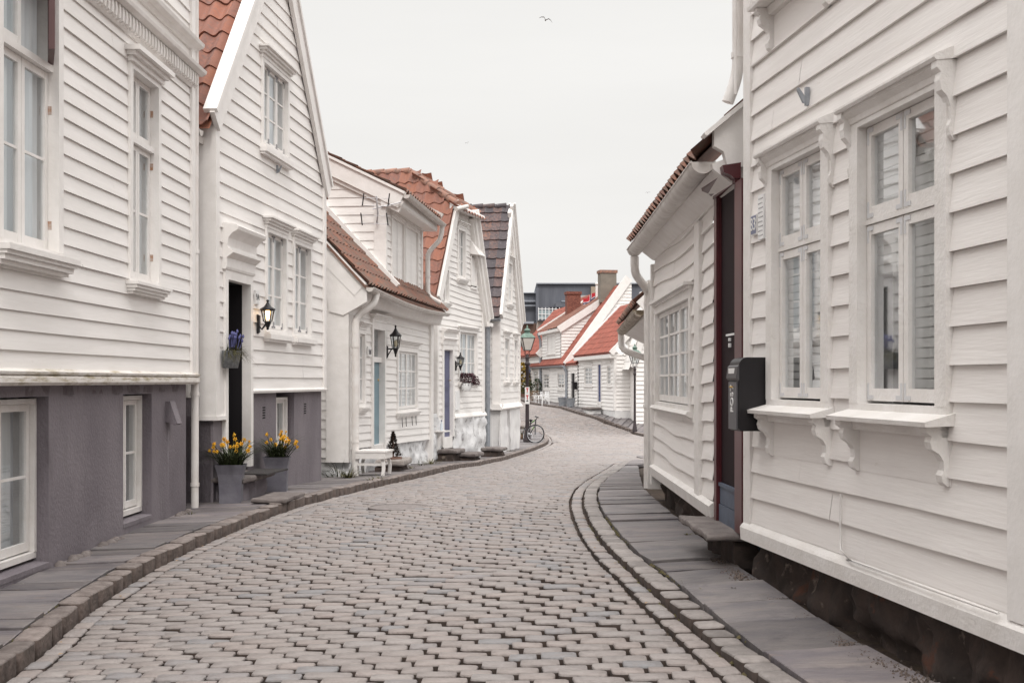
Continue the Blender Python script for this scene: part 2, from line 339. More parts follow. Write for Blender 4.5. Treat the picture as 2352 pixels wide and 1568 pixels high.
def interp_y(P):
    q = sorted(P, key=lambda p: p[1]); ys = [p[1] for p in q]; xs = [p[0] for p in q]
    return lambda y: float(np.interp(y, ys, xs))
KLx, KRx = interp_y(KLp), interp_y(KRp)
_fy = interp_y(FKp[1:])
def XR(y):
    if y < KRp[-1][1]: return KRx(y)
    lim = .118*y+1.2
    return min(lim, _fy(y)-.1) if y > FKp[1][1] else lim
XWL = interp_y([(-3.85, 2), (-3.78, 12), (-3.71, 13.97), (-3.58, 14.6), (-3.07, 19.8), (-2.8, 21.3), (-1.95, 29), (-1.85, 30), (-.8, 34), (-.37, 36.5), (.23, 40.4), (.3, 44), (-.5, 56)])
XWR = interp_y([(2.3, 2), (2.06, 5.05), (1.62, 8.5), (1.68, 15), (1.75, 16), (2.5, 24), (3.6, 27), (5, 29)])
def build_ground():
    mb = MB(); xs = list(np.arange(-16, 20.01, 1.0)); ys = list(np.arange(1, 111.9, 1.0))
    xs = [-500, -120, -40]+xs+[45, 120, 500]; ys = [-400, -60, -8]+ys+[150, 260, 600]
    for x in xs:
        for y in ys: mb.v.append((x, y, hgt(x, y)-.042-(0 if 0 < y < 100 and -16 < x < 20 else .5)))
    n = len(ys)
    for i in range(len(xs)-1):
        for j in range(n-1):
            mb.f.append((i*n+j, (i+1)*n+j, (i+1)*n+j+1, i*n+j+1)); mb.m.append(0); mb.s.append(True)
    tag(mb.build('ground', DIRT), kind='structure')
build_ground()
def stone(mb, c, ax, lx, ly, zt, dep, n=10, jit=.1, edge=.82, crown=.004, tilt=.0, pw=.42):
    """worn paving stone: rounded outline, bevelled shoulder, slightly crowned top"""
    ay = V((-ax.y, ax.x)); base = []; ph = random.random()*.6
    for k in range(n):
        t = (k+.5)*math.tau/n; ca, sa = math.cos(t), math.sin(t)
        u = math.copysign(abs(ca)**pw, ca)*(1+random.uniform(-jit, jit)*.5); w = math.copysign(abs(sa)**pw, sa)*(1+random.uniform(-jit, jit))
        base.append((u*lx/2, w*ly/2))
    tx, ty = random.uniform(-tilt, tilt), random.uniform(-tilt, tilt)
    def pt(u, w, z): q = c+ax*u+ay*w; return (q.x, q.y, z+u*tx+w*ty)
    vs = []
    for sc, dz in ((1.0, -dep), (1.0, -.012), (1-(1-edge)*.4, -.004), (edge, 0)): vs += [pt(u*(sc if sc == 1 else 1-(1-sc)*min(1, ly/lx)*1.0), w*sc, zt+dz) for u, w in base]
    vs.append(pt(0, 0, zt+crown))
    fs = [(r*n+k, r*n+(k+1) % n, (r+1)*n+(k+1) % n, (r+1)*n+k) for r in range(3) for k in range(n)]
    fs += [(3*n+k, 3*n+(k+1) % n, 4*n) for k in range(n)]
    mb.add(vs, fs, 0, True)
    if n > 6:
        for k in range(n): mb.m[-len(fs)+k] = 1
def build_road():
    mb = MB(); y = 3.6; prev = []
    AX = V((1, 0))
    while y < 84:
        far = y > 34; gf = min(1, max(.35, 1.15-(y-6)/22))
        d = (.132 if not far else .2)*random.uniform(.93, 1.07)
        def slope(K): return math.hypot(1, (K(y+.2)-K(y-.2))/.4)
        xl = KLx(y)+.145*min(slope(KLx), 6); xr = XR(y)-(.145*min(slope(KRx), 6) if y < KRp[-1][1]-.5 else 0)
        x = xl; first = True; ends = []
        while x < xr-.05:
            w = random.uniform(.185, .295) if not far else random.uniform(.22, .4)
            if first: w *= random.uniform(.5, 1); first = False
            for _ in range(8):                      # keep the joints of neighbouring courses apart
                if not any(abs(x+w-q) < .06 for q in prev): break
                w = random.uniform(.165, .30) if not far else random.uniform(.22, .4)
            ends.append(x+w)
            if x+w > xr-.06: w = xr-x
            cx, cy = x+w/2, y+.006*math.sin(x*.9+y*.3)+random.uniform(-.002, .002)
            if not any(math.hypot(cx-a, (cy-b)) < r for a, b, r in MANH):
                stone(mb, V((cx, cy)), AX.copy() if far else V((1, random.uniform(-.014, .014))).normalized(), w-(random.uniform(.010, .026)*gf if not far else .008), d-random.uniform(.008, .015)*gf, hgt(cx, cy)+random.uniform(-.004, .004), .05, 16 if y < 12 else (12 if y < 18 else (8 if y < 34 else 6)), .07, .93, .002, .025, .30)
            x += w
        y += d; prev = ends
    # one course of setts laid along each kerb
    for K, side, ymax in ((KLp[1:-1], 1, 60), (KRp[1:], -1, 60)):
        run_stones(mb, K, side*.068, .118, (.13, .24), 0.0, .05, .006)
    mb2 = mb
    tag(mb.build('cobbled_road', [COBB, SOIL]), kind='structure')
def walk(K, step_rng):
    K = poly(K); seg = 0; pos = 0.0; res = []
    L = [(K[i+1]-K[i]).length for i in range(len(K)-1)]; tot = sum(L); t = 0
    def at(t):
        for i, l in enumerate(L):
            if t <= l or i == len(L)-1: return K[i].lerp(K[i+1], min(t/l, 1)), (K[i+1]-K[i]).normalized()
            t -= l
    while t < tot:
        w = random.uniform(*step_rng); p, d = at(min(t+w/2, tot)); d2 = (at(min(t+w, tot))[0]-at(t)[0])
        res.append((p, d2.normalized() if d2.length > 1e-4 else d, w)); t += w
    return res
def smooth_path(K, it=2):
    K = poly(K)
    for _ in range(it):
        q = [K[0]]
        for a, b in zip(K, K[1:]): q += [a.lerp(b, .25), a.lerp(b, .75)]
        q.append(K[-1]); K = q
    return K
def run_stones(mb, K, off, wid, lens, up, dep, jz, jit=.1, gap=.012, flip=1):
    for p, d, w in walk(smooth_path(K), lens):
        nrm = V((d.y, -d.x))            # to the right of the walking direction
        c = p+nrm*off
        if c.y < 3: continue
        stone(mb, c, d, w-gap*random.uniform(.6, 1.4), wid*random.uniform(.93, 1.04), hgt(c.x, c.y)+up+random.uniform(-jz, jz), dep, 12 if c.y < 16 else 8, jit, .85, .004, .03, .32)
MANH = [tuple(G(915, 1164).xy)+(.36,), (1.3, 47.5, .5)]
build_road()
mb = MB(); run_stones(mb, KLp[1:-1], -.085, .165, (.2, .42), .11, .2, .008, .06); tag(mb.build('kerb', [KERB, KSIDE]), kind='structure')
mb = MB(); run_stones(mb, KRp[1:], .094, .157, (.16, .30), .022, .15, .006, .08); tag(mb.build('kerb', [mat('light_kerb_stone', (.285, .258, .245), .65, col2=(.2, .18, .17), scale=9, bump=.6, bscale=30, island=.22), SOIL]), kind='structure')
mb = MB(); run_stones(mb, FKp, .085, .165, (.3, .6), .10, .15, .006, .05); tag(mb.build('kerb', [KERB, KSIDE]), kind='structure')
def slab(mb, a, b, c, d, up, th=.05, nn=5, tl=1.0):
    """one flagstone: corners a,b (near edge) c,d (far edge)"""
    def edge(p, q, k): return [p.lerp(q, i/k)+V((random.uniform(-.008, .008), random.uniform(-.014, .014))) for i in range(k)]
    pts = edge(a, b, nn)+edge(b, c, 1)+edge(c, d, nn)+edge(d, a, 1)
    dz = random.uniform(-.008, .008); tx, ty = random.uniform(-.008, .008)*tl, random.uniform(-.03, .03)*tl; dz *= tl; m = (a+c)/2
    top = [(p.x, p.y, hgt(p.x, p.y)+up+dz+(p.x-m.x)*tx+(p.y-m.y)*ty) for p in pts]; n = len(pts)
    cen = V((sum(p[0] for p in top)/n, sum(p[1] for p in top)/n)); ins = [(cen.x+(x-cen.x)*.985, cen.y+(y-cen.y)*.96, z+.004) for x, y, z in top]
    low = [(x, y, z-th) for x, y, z in top]
    mb.add(low+top+ins, [(i, (i+1) % n, n+(i+1) % n, n+i) for i in range(n)]+[(n+i, n+(i+1) % n, 2*n+(i+1) % n, 2*n+i) for i in range(n)]+[tuple(range(2*n, 3*n))])
def slabs(kx, wx, y0, y1, up, ko, rng, far=1.0):
    mb = MB(); y = y0
    while y < y1:
        d = random.uniform(*rng); g = random.uniform(.012, .028)
        def sl(K, q): return min(math.hypot(1, (K(q+.2)-K(q-.2))/.4), 5)
        A = lambda q: kx(q)+ko*sl(kx, q)
        sk = random.uniform(-.05, .05)
        xs = [0, 1]
        if abs(A(y)-wx(y)) > 1.5 and random.random() < .6: xs = [0, random.uniform(.35, .65), 1]
        for u, w in zip(xs, xs[1:]):
            L = lambda q, t: V((A(q)*(1-t)+wx(q)*t, q+sk*t))
            e = .008
            slab(mb, L(y+g, u+e), L(y+g, w-e), L(y+d, w-e), L(y+d, u+e), up)
        y += d
    return mb
tag(slabs(KLx, lambda y: XWL(y)-.35, 3.2, 55, .10, -.18, (.22, .5)).build('pavement', SLATE), kind='structure')
tag(slabs(KRx, lambda y: XWR(y)-.02, 3.2, KRp[-1][1]+2, .026, .188, (.34, .80)).build('pavement', SLATE), kind='structure')
def far_pavement():
    mb = MB(); wl = smooth_path([(13, 56)]+[tuple(G(x, y).xy+V((.5, .3))) for x, y in [(1417, 955), (1389, 948), (1332, 935), (1238, 925), (1190, 914)]]+[(0, 104)], 1)
    kl = smooth_path([(p[0]+.16, p[1]+.06) for p in FKp], 1)
    n = 90
    def at(K, t):
        L = [(b-a).length for a, b in zip(K, K[1:])]; t *= sum(L)
        for i, l in enumerate(L):
            if t <= l or i == len(L)-1: return K[i].lerp(K[i+1], t/l)
            t -= l
    for i in range(n):
        slab(mb, at(kl, i/n+.0006), at(wl, i/n+.0006), at(wl, (i+1)/n-.0006), at(kl, (i+1)/n-.0006), .09, tl=.3)
    tag(mb.build('pavement', SLATE), kind='structure')
far_pavement()
# moss and grass in the joints
def moss():
    mb = MB()
    def lump(x, y, z, r):
        vs = [(x+r*math.cos(t)*random.uniform(.6, 1.3), y+r*1.2*math.sin(t)*random.uniform(.6, 1.3), z-.01) for t in [k*math.tau/6 for k in range(6)]]+[(x, y, z+r*.35)]
        mb.add(vs, [(k, (k+1) % 6, 6) for k in range(6)], 0, True)
    for K, o, y0, y1, n, up in ((KRx, .21, 4.5, 16, 700, .028), (KLx, -.19, 6, 26, 420, .10), (KRx, -.012, 4.5, 12, 160, 0), (KLx, .01, 6, 20, 120, 0)):
        for _ in range(n):
            y = random.uniform(y0, y1); s = math.hypot(1, (K(y+.2)-K(y-.2))/.4)
            if noise.noise(V((y*1.1, o*50, 0))) < -.12: continue
            x = K(y)+o*min(s, 4)+random.gauss(0, .012); lump(x, y, hgt(x, y)+up-.012, random.uniform(.008, .022))
    tag(mb.build('moss', MOSS), 'green brown moss growing in the joints beside the kerb stones', 'moss', kind='stuff')
moss()
def gravel():
    mb = MB()
    for _ in range(1500):
        y = random.uniform(4.6, 9.2); x = XWR(y)-.10+random.gauss(.0, .035)-.03*noise.noise(V((y*2, 0, 3))); r = random.uniform(.004, .011); z = hgt(x, y)+.026
        vs = [(x+r*math.cos(t)*random.uniform(.7, 1.2), y+r*math.sin(t)*random.uniform(.7, 1.2), z-.004) for t in [k*math.tau/5 for k in range(5)]]+[(x+random.uniform(-.3, .3)*r, y, z+r*random.uniform(.5, 1))]
        mb.add(vs, [(k, (k+1) % 5, 5) for k in range(5)])
    tag(mb.build('gravel', mat('gravel_grit', (.115, .09, .078), .9, island=.5)), 'brown grit and gravel along the foot of the dark right foundation', 'gravel', kind='stuff')
gravel()
# covers in the cobbles
def cover(x, y, r, label):
    z = hgt(x, y); t = thing('manhole_cover', (x, y, z), label, 'manhole cover')
    mb = MB(); mb.lathe([(r, -.05), (r, .004), (r-.03, .006), (r-.03, -.05)], (x, y, z), 40, sm=False, close=False); mb.build('rim', IRON2, t)
    mb = MB(); mb.lathe([(r-.035, -.05), (r-.035, 0.002), (r-.06, .005), (.12, .006), (.1, .003), (.0, .003)], (x, y, z), 40, sm=False, close=False); mb.build('lid', IRON2, t)
IRON2 = mat('worn_cover_metal', (.24, .21, .20), .6, col2=(.17, .15, .145), scale=20, bump=.6, bscale=60)
for (x, y, r), l in zip(MANH, ['large round cover set in the cobbles near the potted daffodils', 'round cover set in the far cobbles beyond the bicycle']): cover(x, y, r, l)
# ------------------------------------------------------------------ building kit
def clap(mb, F, s0, s1, z0, z1, ex, ops=(), L=None, R=None, lap=.019, wob=.004, step=1.1, m=0, seed=0, warp=None):
    """overlapping weatherboards on wall frame F; ops are openings (s0,s1,z0,z1); L/R(z) limit the ends under a gable"""
    i = 0; z = z0
    while z < z1-.01:
        zt = min(z+ex, z1); jit = random.uniform(-.004, .004)
        cuts = sorted({z, zt}|{q for o in ops for q in (o[2], o[3]) if z+.004 < q < zt-.004})
        for za, zb in zip(cuts, cuts[1:]):
            zm = (za+zb)/2
            na = lap*(1-(za-z)/ex)+.004; nb = lap*(1-(zb-z)/ex)+.004
            segs = [(s0, s1)]
            for o in ops:
                if o[2] < zm < o[3]:
                    ns = []
                    for a, b in segs:
                        if o[0] > a: ns.append((a, min(b, o[0])))
                        if o[1] < b: ns.append((max(a, o[1]), b))
                    segs = [(a, b) for a, b in ns if b-a > .005]
            for a, b in segs:
                k = max(1, int((b-a)/step)); brk = random.uniform(0, 3.4)
                for j in range(k):
                    u0, u1 = a+(b-a)*j/k, a+(b-a)*(j+1)/k
                    bid = math.floor(((u0+u1)/2+brk)/3.4); jit = .0018*math.sin(bid*12.9+i*7.7)+.0012*math.sin(bid*3.1+i*1.3)
                    def lim(u, q):
                        if L: u = max(u, L(q))
                        if R: u = min(u, R(q))
                        return u
                    a0, a1, b0, b1 = lim(u0, za), lim(u1, za), lim(u0, zb), lim(u1, zb)
                    if a1-a0 < .004: continue
                    if b1 < b0: b0 = b1 = (b0+b1)/2
                    def dz(u, row):
                        w = noise.noise(V((u*.8+seed, row*3.7, seed)))*wob*2
                        if warp: w += warp(u, z if row == i else zt)
                        return w
                    r0 = i; r1 = i+1
                    f0 = (za-z)/(zt-z); f1 = (zb-z)/(zt-z)
                    def zz(u, q, f): return q+dz(u, r0)*(1-f)+dz(u, r1)*f
                    p = [F.P(a0, na+jit, zz(a0, za, f0)), F.P(a1, na+jit, zz(a1, za, f0)), F.P(b1, nb+jit*.5, zz(b1, zb, f1)), F.P(b0, nb+jit*.5, zz(b0, zb, f1))]
                    mb.quad(*p, m)
                    if za == z: mb.quad(F.P(a0, -.01, zz(a0, za, f0)+.002), F.P(a1, -.01, zz(a1, za, f0)+.002), p[1], p[0], m)
        z = zt; i += 1
def tiles(mb, O, u, v, W, Ln, tw=.24, tl=.34, amp=.028, keep=None, nseg=6, m=0, lip=.022, under=True):
    """clay pantiles on a roof plane: O eave corner, u along the eave, v up the slope; every tile its own island"""
    O, u, v = V(O), V(u).normalized(), V(v).normalized(); nr = u.cross(v)
    if nr.z < 0: nr = -nr
    nc = max(1, round(W/tw)); tw = W/nc; nrw = max(1, math.ceil(Ln/tl))
    for j in range(nrw):
        for i in range(nc):
            if keep and not keep((i+.5)*tw, (j+.5)*tl): continue
            v0 = j*tl; v1 = min((j+1)*tl+.05, Ln+.02); dx = random.uniform(-.006, .006); dn = random.uniform(-.004, .004)
            bot, top = [], []
            for k in range(nseg+1):
                t = k/nseg; h = amp*math.cos(t*math.tau)*(1.0 if t < .5 else 1)+amp
                if t == 1: h += .006
                q = O+u*((i+t)*tw+dx+.004)
                bot.append(q+v*(v0+dx)+nr*(h+lip+.006+dn)); top.append(q+v*v1+nr*(h+dn))
            low = [p-nr*.018 for p in bot]
            n = nseg+1; vs = low+bot+top
            mb.add(vs, [(k, k+1, n+k+1, n+k) for k in range(nseg)], m, False)
            mb.add(bot+top, [(k, k+1, n+k+1, n+k) for k in range(nseg)], m, True)
def window(F, par, s0, s1, z0, z1, nc=2, cpc=1, rows=3, trans=None, rows2=1, cas=.085, rec=.05, hood=None, sill=None, back='curtain', bar=.022, sti=.042, wm=None, hov=.06, bdep=.13, label=None, hinges=None, bt=.05, skip=(), gm=None, tb=.028):
    wm = wm or TRIM; W = MB()
    W.fb(F, s0-cas, s0, -.16, .042, z0-.01, z1+cas); W.fb(F, s1, s1+cas, -.16, .042, z0-.01, z1+cas)
    W.fb(F, s0, s1, -.16, .042, z1, z1+cas-.003); W.fb(F, s0-cas, s1+cas, -.16, .039, z0-.01-bt, z0-.01)
    w = W.build('window', wm, par)
    if label: w['label'] = label
    S_ = MB(); n0, n1 = -rec-.035, -rec
    vs = [(z0, z1, rows)] if trans is None else [(z0, trans-tb, rows), (trans+tb, z1, rows2)]
    if trans is not None: S_.fb(F, s0, s1, -rec-.05, -.004, trans-tb, trans+tb)
    cw = (s1-s0)/nc; g = MB()
    for si, (za, zb, rw) in enumerate(vs):
        for i in range(nc):
            if (si, i) in skip: continue
            a, b = s0+i*cw+.004, s0+(i+1)*cw-.004
            g.quad(F.P(a+.01, n0+.015, za+.02), F.P(b-.01, n0+.015, za+.02), F.P(b-.01, n0+.015, zb-.02), F.P(a+.01, n0+.015, zb-.02))
            S_.fb(F, a, a+sti, n0, n1, za+.004, zb-.004); S_.fb(F, b-sti, b, n0, n1, za+.004, zb-.004)
            S_.fb(F, a+sti, b-sti, n0, n1-.002, za+.004, za+.004+sti*1.3); S_.fb(F, a+sti, b-sti, n0, n1-.002, zb-.004-sti, zb-.004)
            gz0, gz1 = za+.004+sti*1.3, zb-.004-sti
            for r in range(1, rw):
                q = gz0+(gz1-gz0)*r/rw; S_.fb(F, a+sti, b-sti, n0+.006, n1-.008, q-bar/2, q+bar/2)
            for c in range(1, cpc):
                q = a+sti+(b-a-2*sti)*c/cpc; S_.fb(F, q-bar/2, q+bar/2, n0+.004, n1-.006, gz0, gz1)
    S_.build('sash', wm, w)
    g.build('pane', gm or GLASS, w)
    bn = n0-bdep
    c = MB()
    if back in ('curtain', 'half'):
        rngs = [(s0-.05, s1+.05)] if back == 'curtain' else [(s0-.05, s0+(s1-s0)*.36), (s1-(s1-s0)*.36, s1+.05)]
        for a, b in rngs:
            n = max(8, int((b-a)/.03)); pr = [(a+(b-a)*k/n, bn+.014*math.sin(k*1.7)+.008*math.sin(k*.61)) for k in range(n+1)]
            for (p, q), (p2, q2) in zip(pr, pr[1:]): c.quad(F.P(p, q, z0-.05), F.P(p2, q2, z0-.05), F.P(p2, q2, z1+.05), F.P(p, q, z1+.05))
        c.build('curtain', CURT, w)
    elif back == 'reflection_blind':
        z = z0+.02
        while z < z1: c.fb(F, s0-.03, s1+.03, bn, bn+.03, z, z+.024); z += .038
        c.build('reflection_blind', BLIND, w)
    rm = MB(); rm.fb(F, s0-.05, s1+.05, bn-.34, bn-.3, z0-.1, z1+.1); rm.build('room_back', ROOM, w)
    if hinges:
        h = MB()
        for za, zb, rw in vs:
            for i in range(nc):
                a, b = s0+i*cw+.004, s0+(i+1)*cw-.004
                for p in (a, b):
                    sg = 1 if p == a else -1
                    for q, sz in ((za+.012, 1), (zb-.012, -1)):
                        lo, hi = sorted((p+sg*.006, p+sg*.075)); h.fb(F, lo, hi, n1-.003, n1+.003, *sorted((q, q+sz*.022)))
                        lo, hi = sorted((p+sg*.006, p+sg*.026)); h.fb(F, lo, hi, n1-.003, n1+.003, *sorted((q+sz*.022, q+sz*.085)))
        h.build('corner_iron', hinges, w)
    if hood:
        h = MB(); zt = z1+cas
        a, b = s0-cas, s1+cas
        for dz, hh, pr in hood: h.fb(F, a-pr*.75-.0, b+pr*.75, -.02, .042+pr, zt+dz, zt+dz+hh-.001)
        h.build('hood', wm, w)
    if sill:
        h = MB(); zt = z0-.01-bt
        a, b = s0-cas, s1+cas
        for dz, hh, pr in sill: h.fb(F, a-pr*.6, b+pr*.6, -.02, .042+pr, zt-dz-hh+.001, zt-dz)
        h.build('sill', wm, w)
    return w
HOOD1 = [(0, .05, .012), (.05, .03, .035), (.08, .03, .065), (.11, .025, .10)]
SILL1 = [(0, .03, .075), (.03, .035, .055), (.065, .03, .03), (.095, .025, .012)]
def op(w, e=.07): return (w[0]-e, w[1]+e, w[2]-.05, w[3]+e)
def core(F, par, pl, dep=6.0, n1=-.55, name='inner_wall', m=None):
    """the dark solid inside the house that keeps daylight out of its rooms"""
    mb = MB(); mb.ext(pl, lambda a, z, k: F.P(a, (n1, -dep)[k], z)); return mb.build(name, m or PAINT, par)
def gutter(mb, a, b, r=.065, m=0, rings=6):
    a, b = V(a), V(b); d = (b-a).normalized(); sd = d.cross(V((0, 0, 1))).normalized(); n = 9
    def ringpts(p, r): return [p+sd*(r*math.cos(math.pi+math.pi*k/(n-1)))+V((0, 0, r*math.sin(math.pi+math.pi*k/(n-1)))) for k in range(n)]
    def half(p, q, r):
        vs = ringpts(p, r)+ringpts(q, r)
        mb.add(vs, [(k, k+1, n+k+1, n+k) for k in range(n-1)], m, True)
    half(a, b, r); half(a, b, r-.006)
    for p in (a, b): mb.add(ringpts(p, r), [tuple(range(n))], m)
    for k in range(rings):
        p = a.lerp(b, (k+.5)/rings); half(p-d*.008, p+d*.008, r+.006)
    for e in (-1, 1): mb.tube([a+sd*(e*r), b+sd*(e*r)], .009, 6, m)
def pipe(par, pts, r=.045, m=None, name='downpipe', rings=()):
    mb = MB(); pts = [V(p) for p in pts]
    q = [pts[0]]
    for i in range(1, len(pts)-1):
        e = min(.12, (pts[i]-pts[i-1]).length*.45, (pts[i+1]-pts[i]).length*.45)
        a = pts[i]+(pts[i-1]-pts[i]).normalized()*e; b = pts[i]+(pts[i+1]-pts[i]).normalized()*e
        for t in (0, .33, .67, 1): q.append((a*(1-t)+pts[i]*t)*(1-t)+(pts[i]*(1-t)+b*t)*t)
    q.append(pts[-1]); mb.tube(q, r, 12)
    for z in rings:
        for a, b in zip(pts, pts[1:]):
            if min(a.z, b.z) < z < max(a.z, b.z):
                c = a.lerp(b, (z-a.z)/(b.z-a.z)); mb.tube([c-V((0, 0, .02)), c+V((0, 0, .02))], r+.008, 12)
    return mb.build(name, m or PIPEW, par)
def rubble(mb, F, s0, s1, z0, z1, n=0.0, amp=.04, d=.09, sc=3.0, m=0):
    """uneven stone foundation face; z1 may be a function of s"""
    ns = max(2, int((s1-s0)/d)); nz = max(2, int(((z1(s0) if callable(z1) else z1)-z0)/d)); vs = []
    for i in range(ns+1):
        for j in range(nz+1):
            a = s0+(s1-s0)*i/ns; t = z1(a) if callable(z1) else z1; z = z0+(t-z0)*j/nz; q = F.P(a, n, z)
            cell = noise.cell(V((a*sc, z*sc*1.4, n)))
            vs.append(F.P(a, n+amp*(noise.noise(q*4.0)+.8*noise.noise(q*9+V((3, 3, 3)))+.6*(cell-.5)), z))
    mb.add(vs, [(i*(nz+1)+j, (i+1)*(nz+1)+j, (i+1)*(nz+1)+j+1, i*(nz+1)+j+1) for i in range(ns) for j in range(nz)], m, True)
def text_mesh(par, s, p, right, up, h, m, name='lettering', th=.002):
    cu = bpy.data.curves.new(name, 'FONT'); cu.body = s; cu.align_x = 'CENTER'; cu.align_y = 'CENTER'; cu.size = h*1.4; cu.extrude = th
    o = bpy.data.objects.new(name, cu); COL.objects.link(o); dg = bpy.context.evaluated_depsgraph_get()
    me = bpy.data.meshes.new_from_object(o.evaluated_get(dg)); bpy.data.objects.remove(o)
    r, u = V(right).normalized(), V(up).normalized(); nn = r.cross(u); p = V(p)
    mb = MB(); mb.add([p+r*q.co.x+u*q.co.y+nn*q.co.z for q in me.vertices], [tuple(f.vertices) for f in me.polygons])
    return mb.build(name, m, par)
def barge(mb, F, a, b, n0, n1, h, m=0):
    """board along a gable edge from (s,z) a to b (top edge), depth h measured square to the slope, between n0 and n1"""
    dx, dz = b[0]-a[0], b[1]-a[1]; l = math.hypot(dx, dz); ox, oz = dz/l*h, -dx/l*h
    if oz > 0: ox, oz = -ox, -oz
    mb.ext([a, b, (b[0]+ox, b[1]+oz), (a[0]+ox, a[1]+oz)], lambda s, z, k: F.P(s, (n0, n1)[k], z), m)
def eave_house(F, T, W, ze, pitch, depth, ov=.3, tm=TILE, s0=0.0, tw=.24, tl=.36, keep=None, name='roof', nseg=6, send=.12):
    """street-side roof slope rising away from the facade, with verge boards at both ends"""
    r = MB(); k = math.tan(pitch); v = V((*(-F.n), k)); Ln = (depth+ov)/math.cos(pitch); z = ze-ov*k*0
    tiles(r, F.P(s0-send, ov, z+.03), V((*F.d, 0)), v, W-s0+2*send, Ln, tw, tl, .028 if tw > .2 else .02, keep, nseg)
    a, b, c, d = F.P(s0-send, ov, z), F.P(W+send, ov, z), F.P(W+send, -depth, z+(depth+ov)*k), F.P(s0-send, -depth, z+(depth+ov)*k)
    r.quad(a, b, c, d); e = V((0, 0, -.05)); r.hexa([a+e, b+e, c+e, d+e, a-e*.2, b-e*.2, c-e*.2, d-e*.2])
    r.build(name, tm, T)
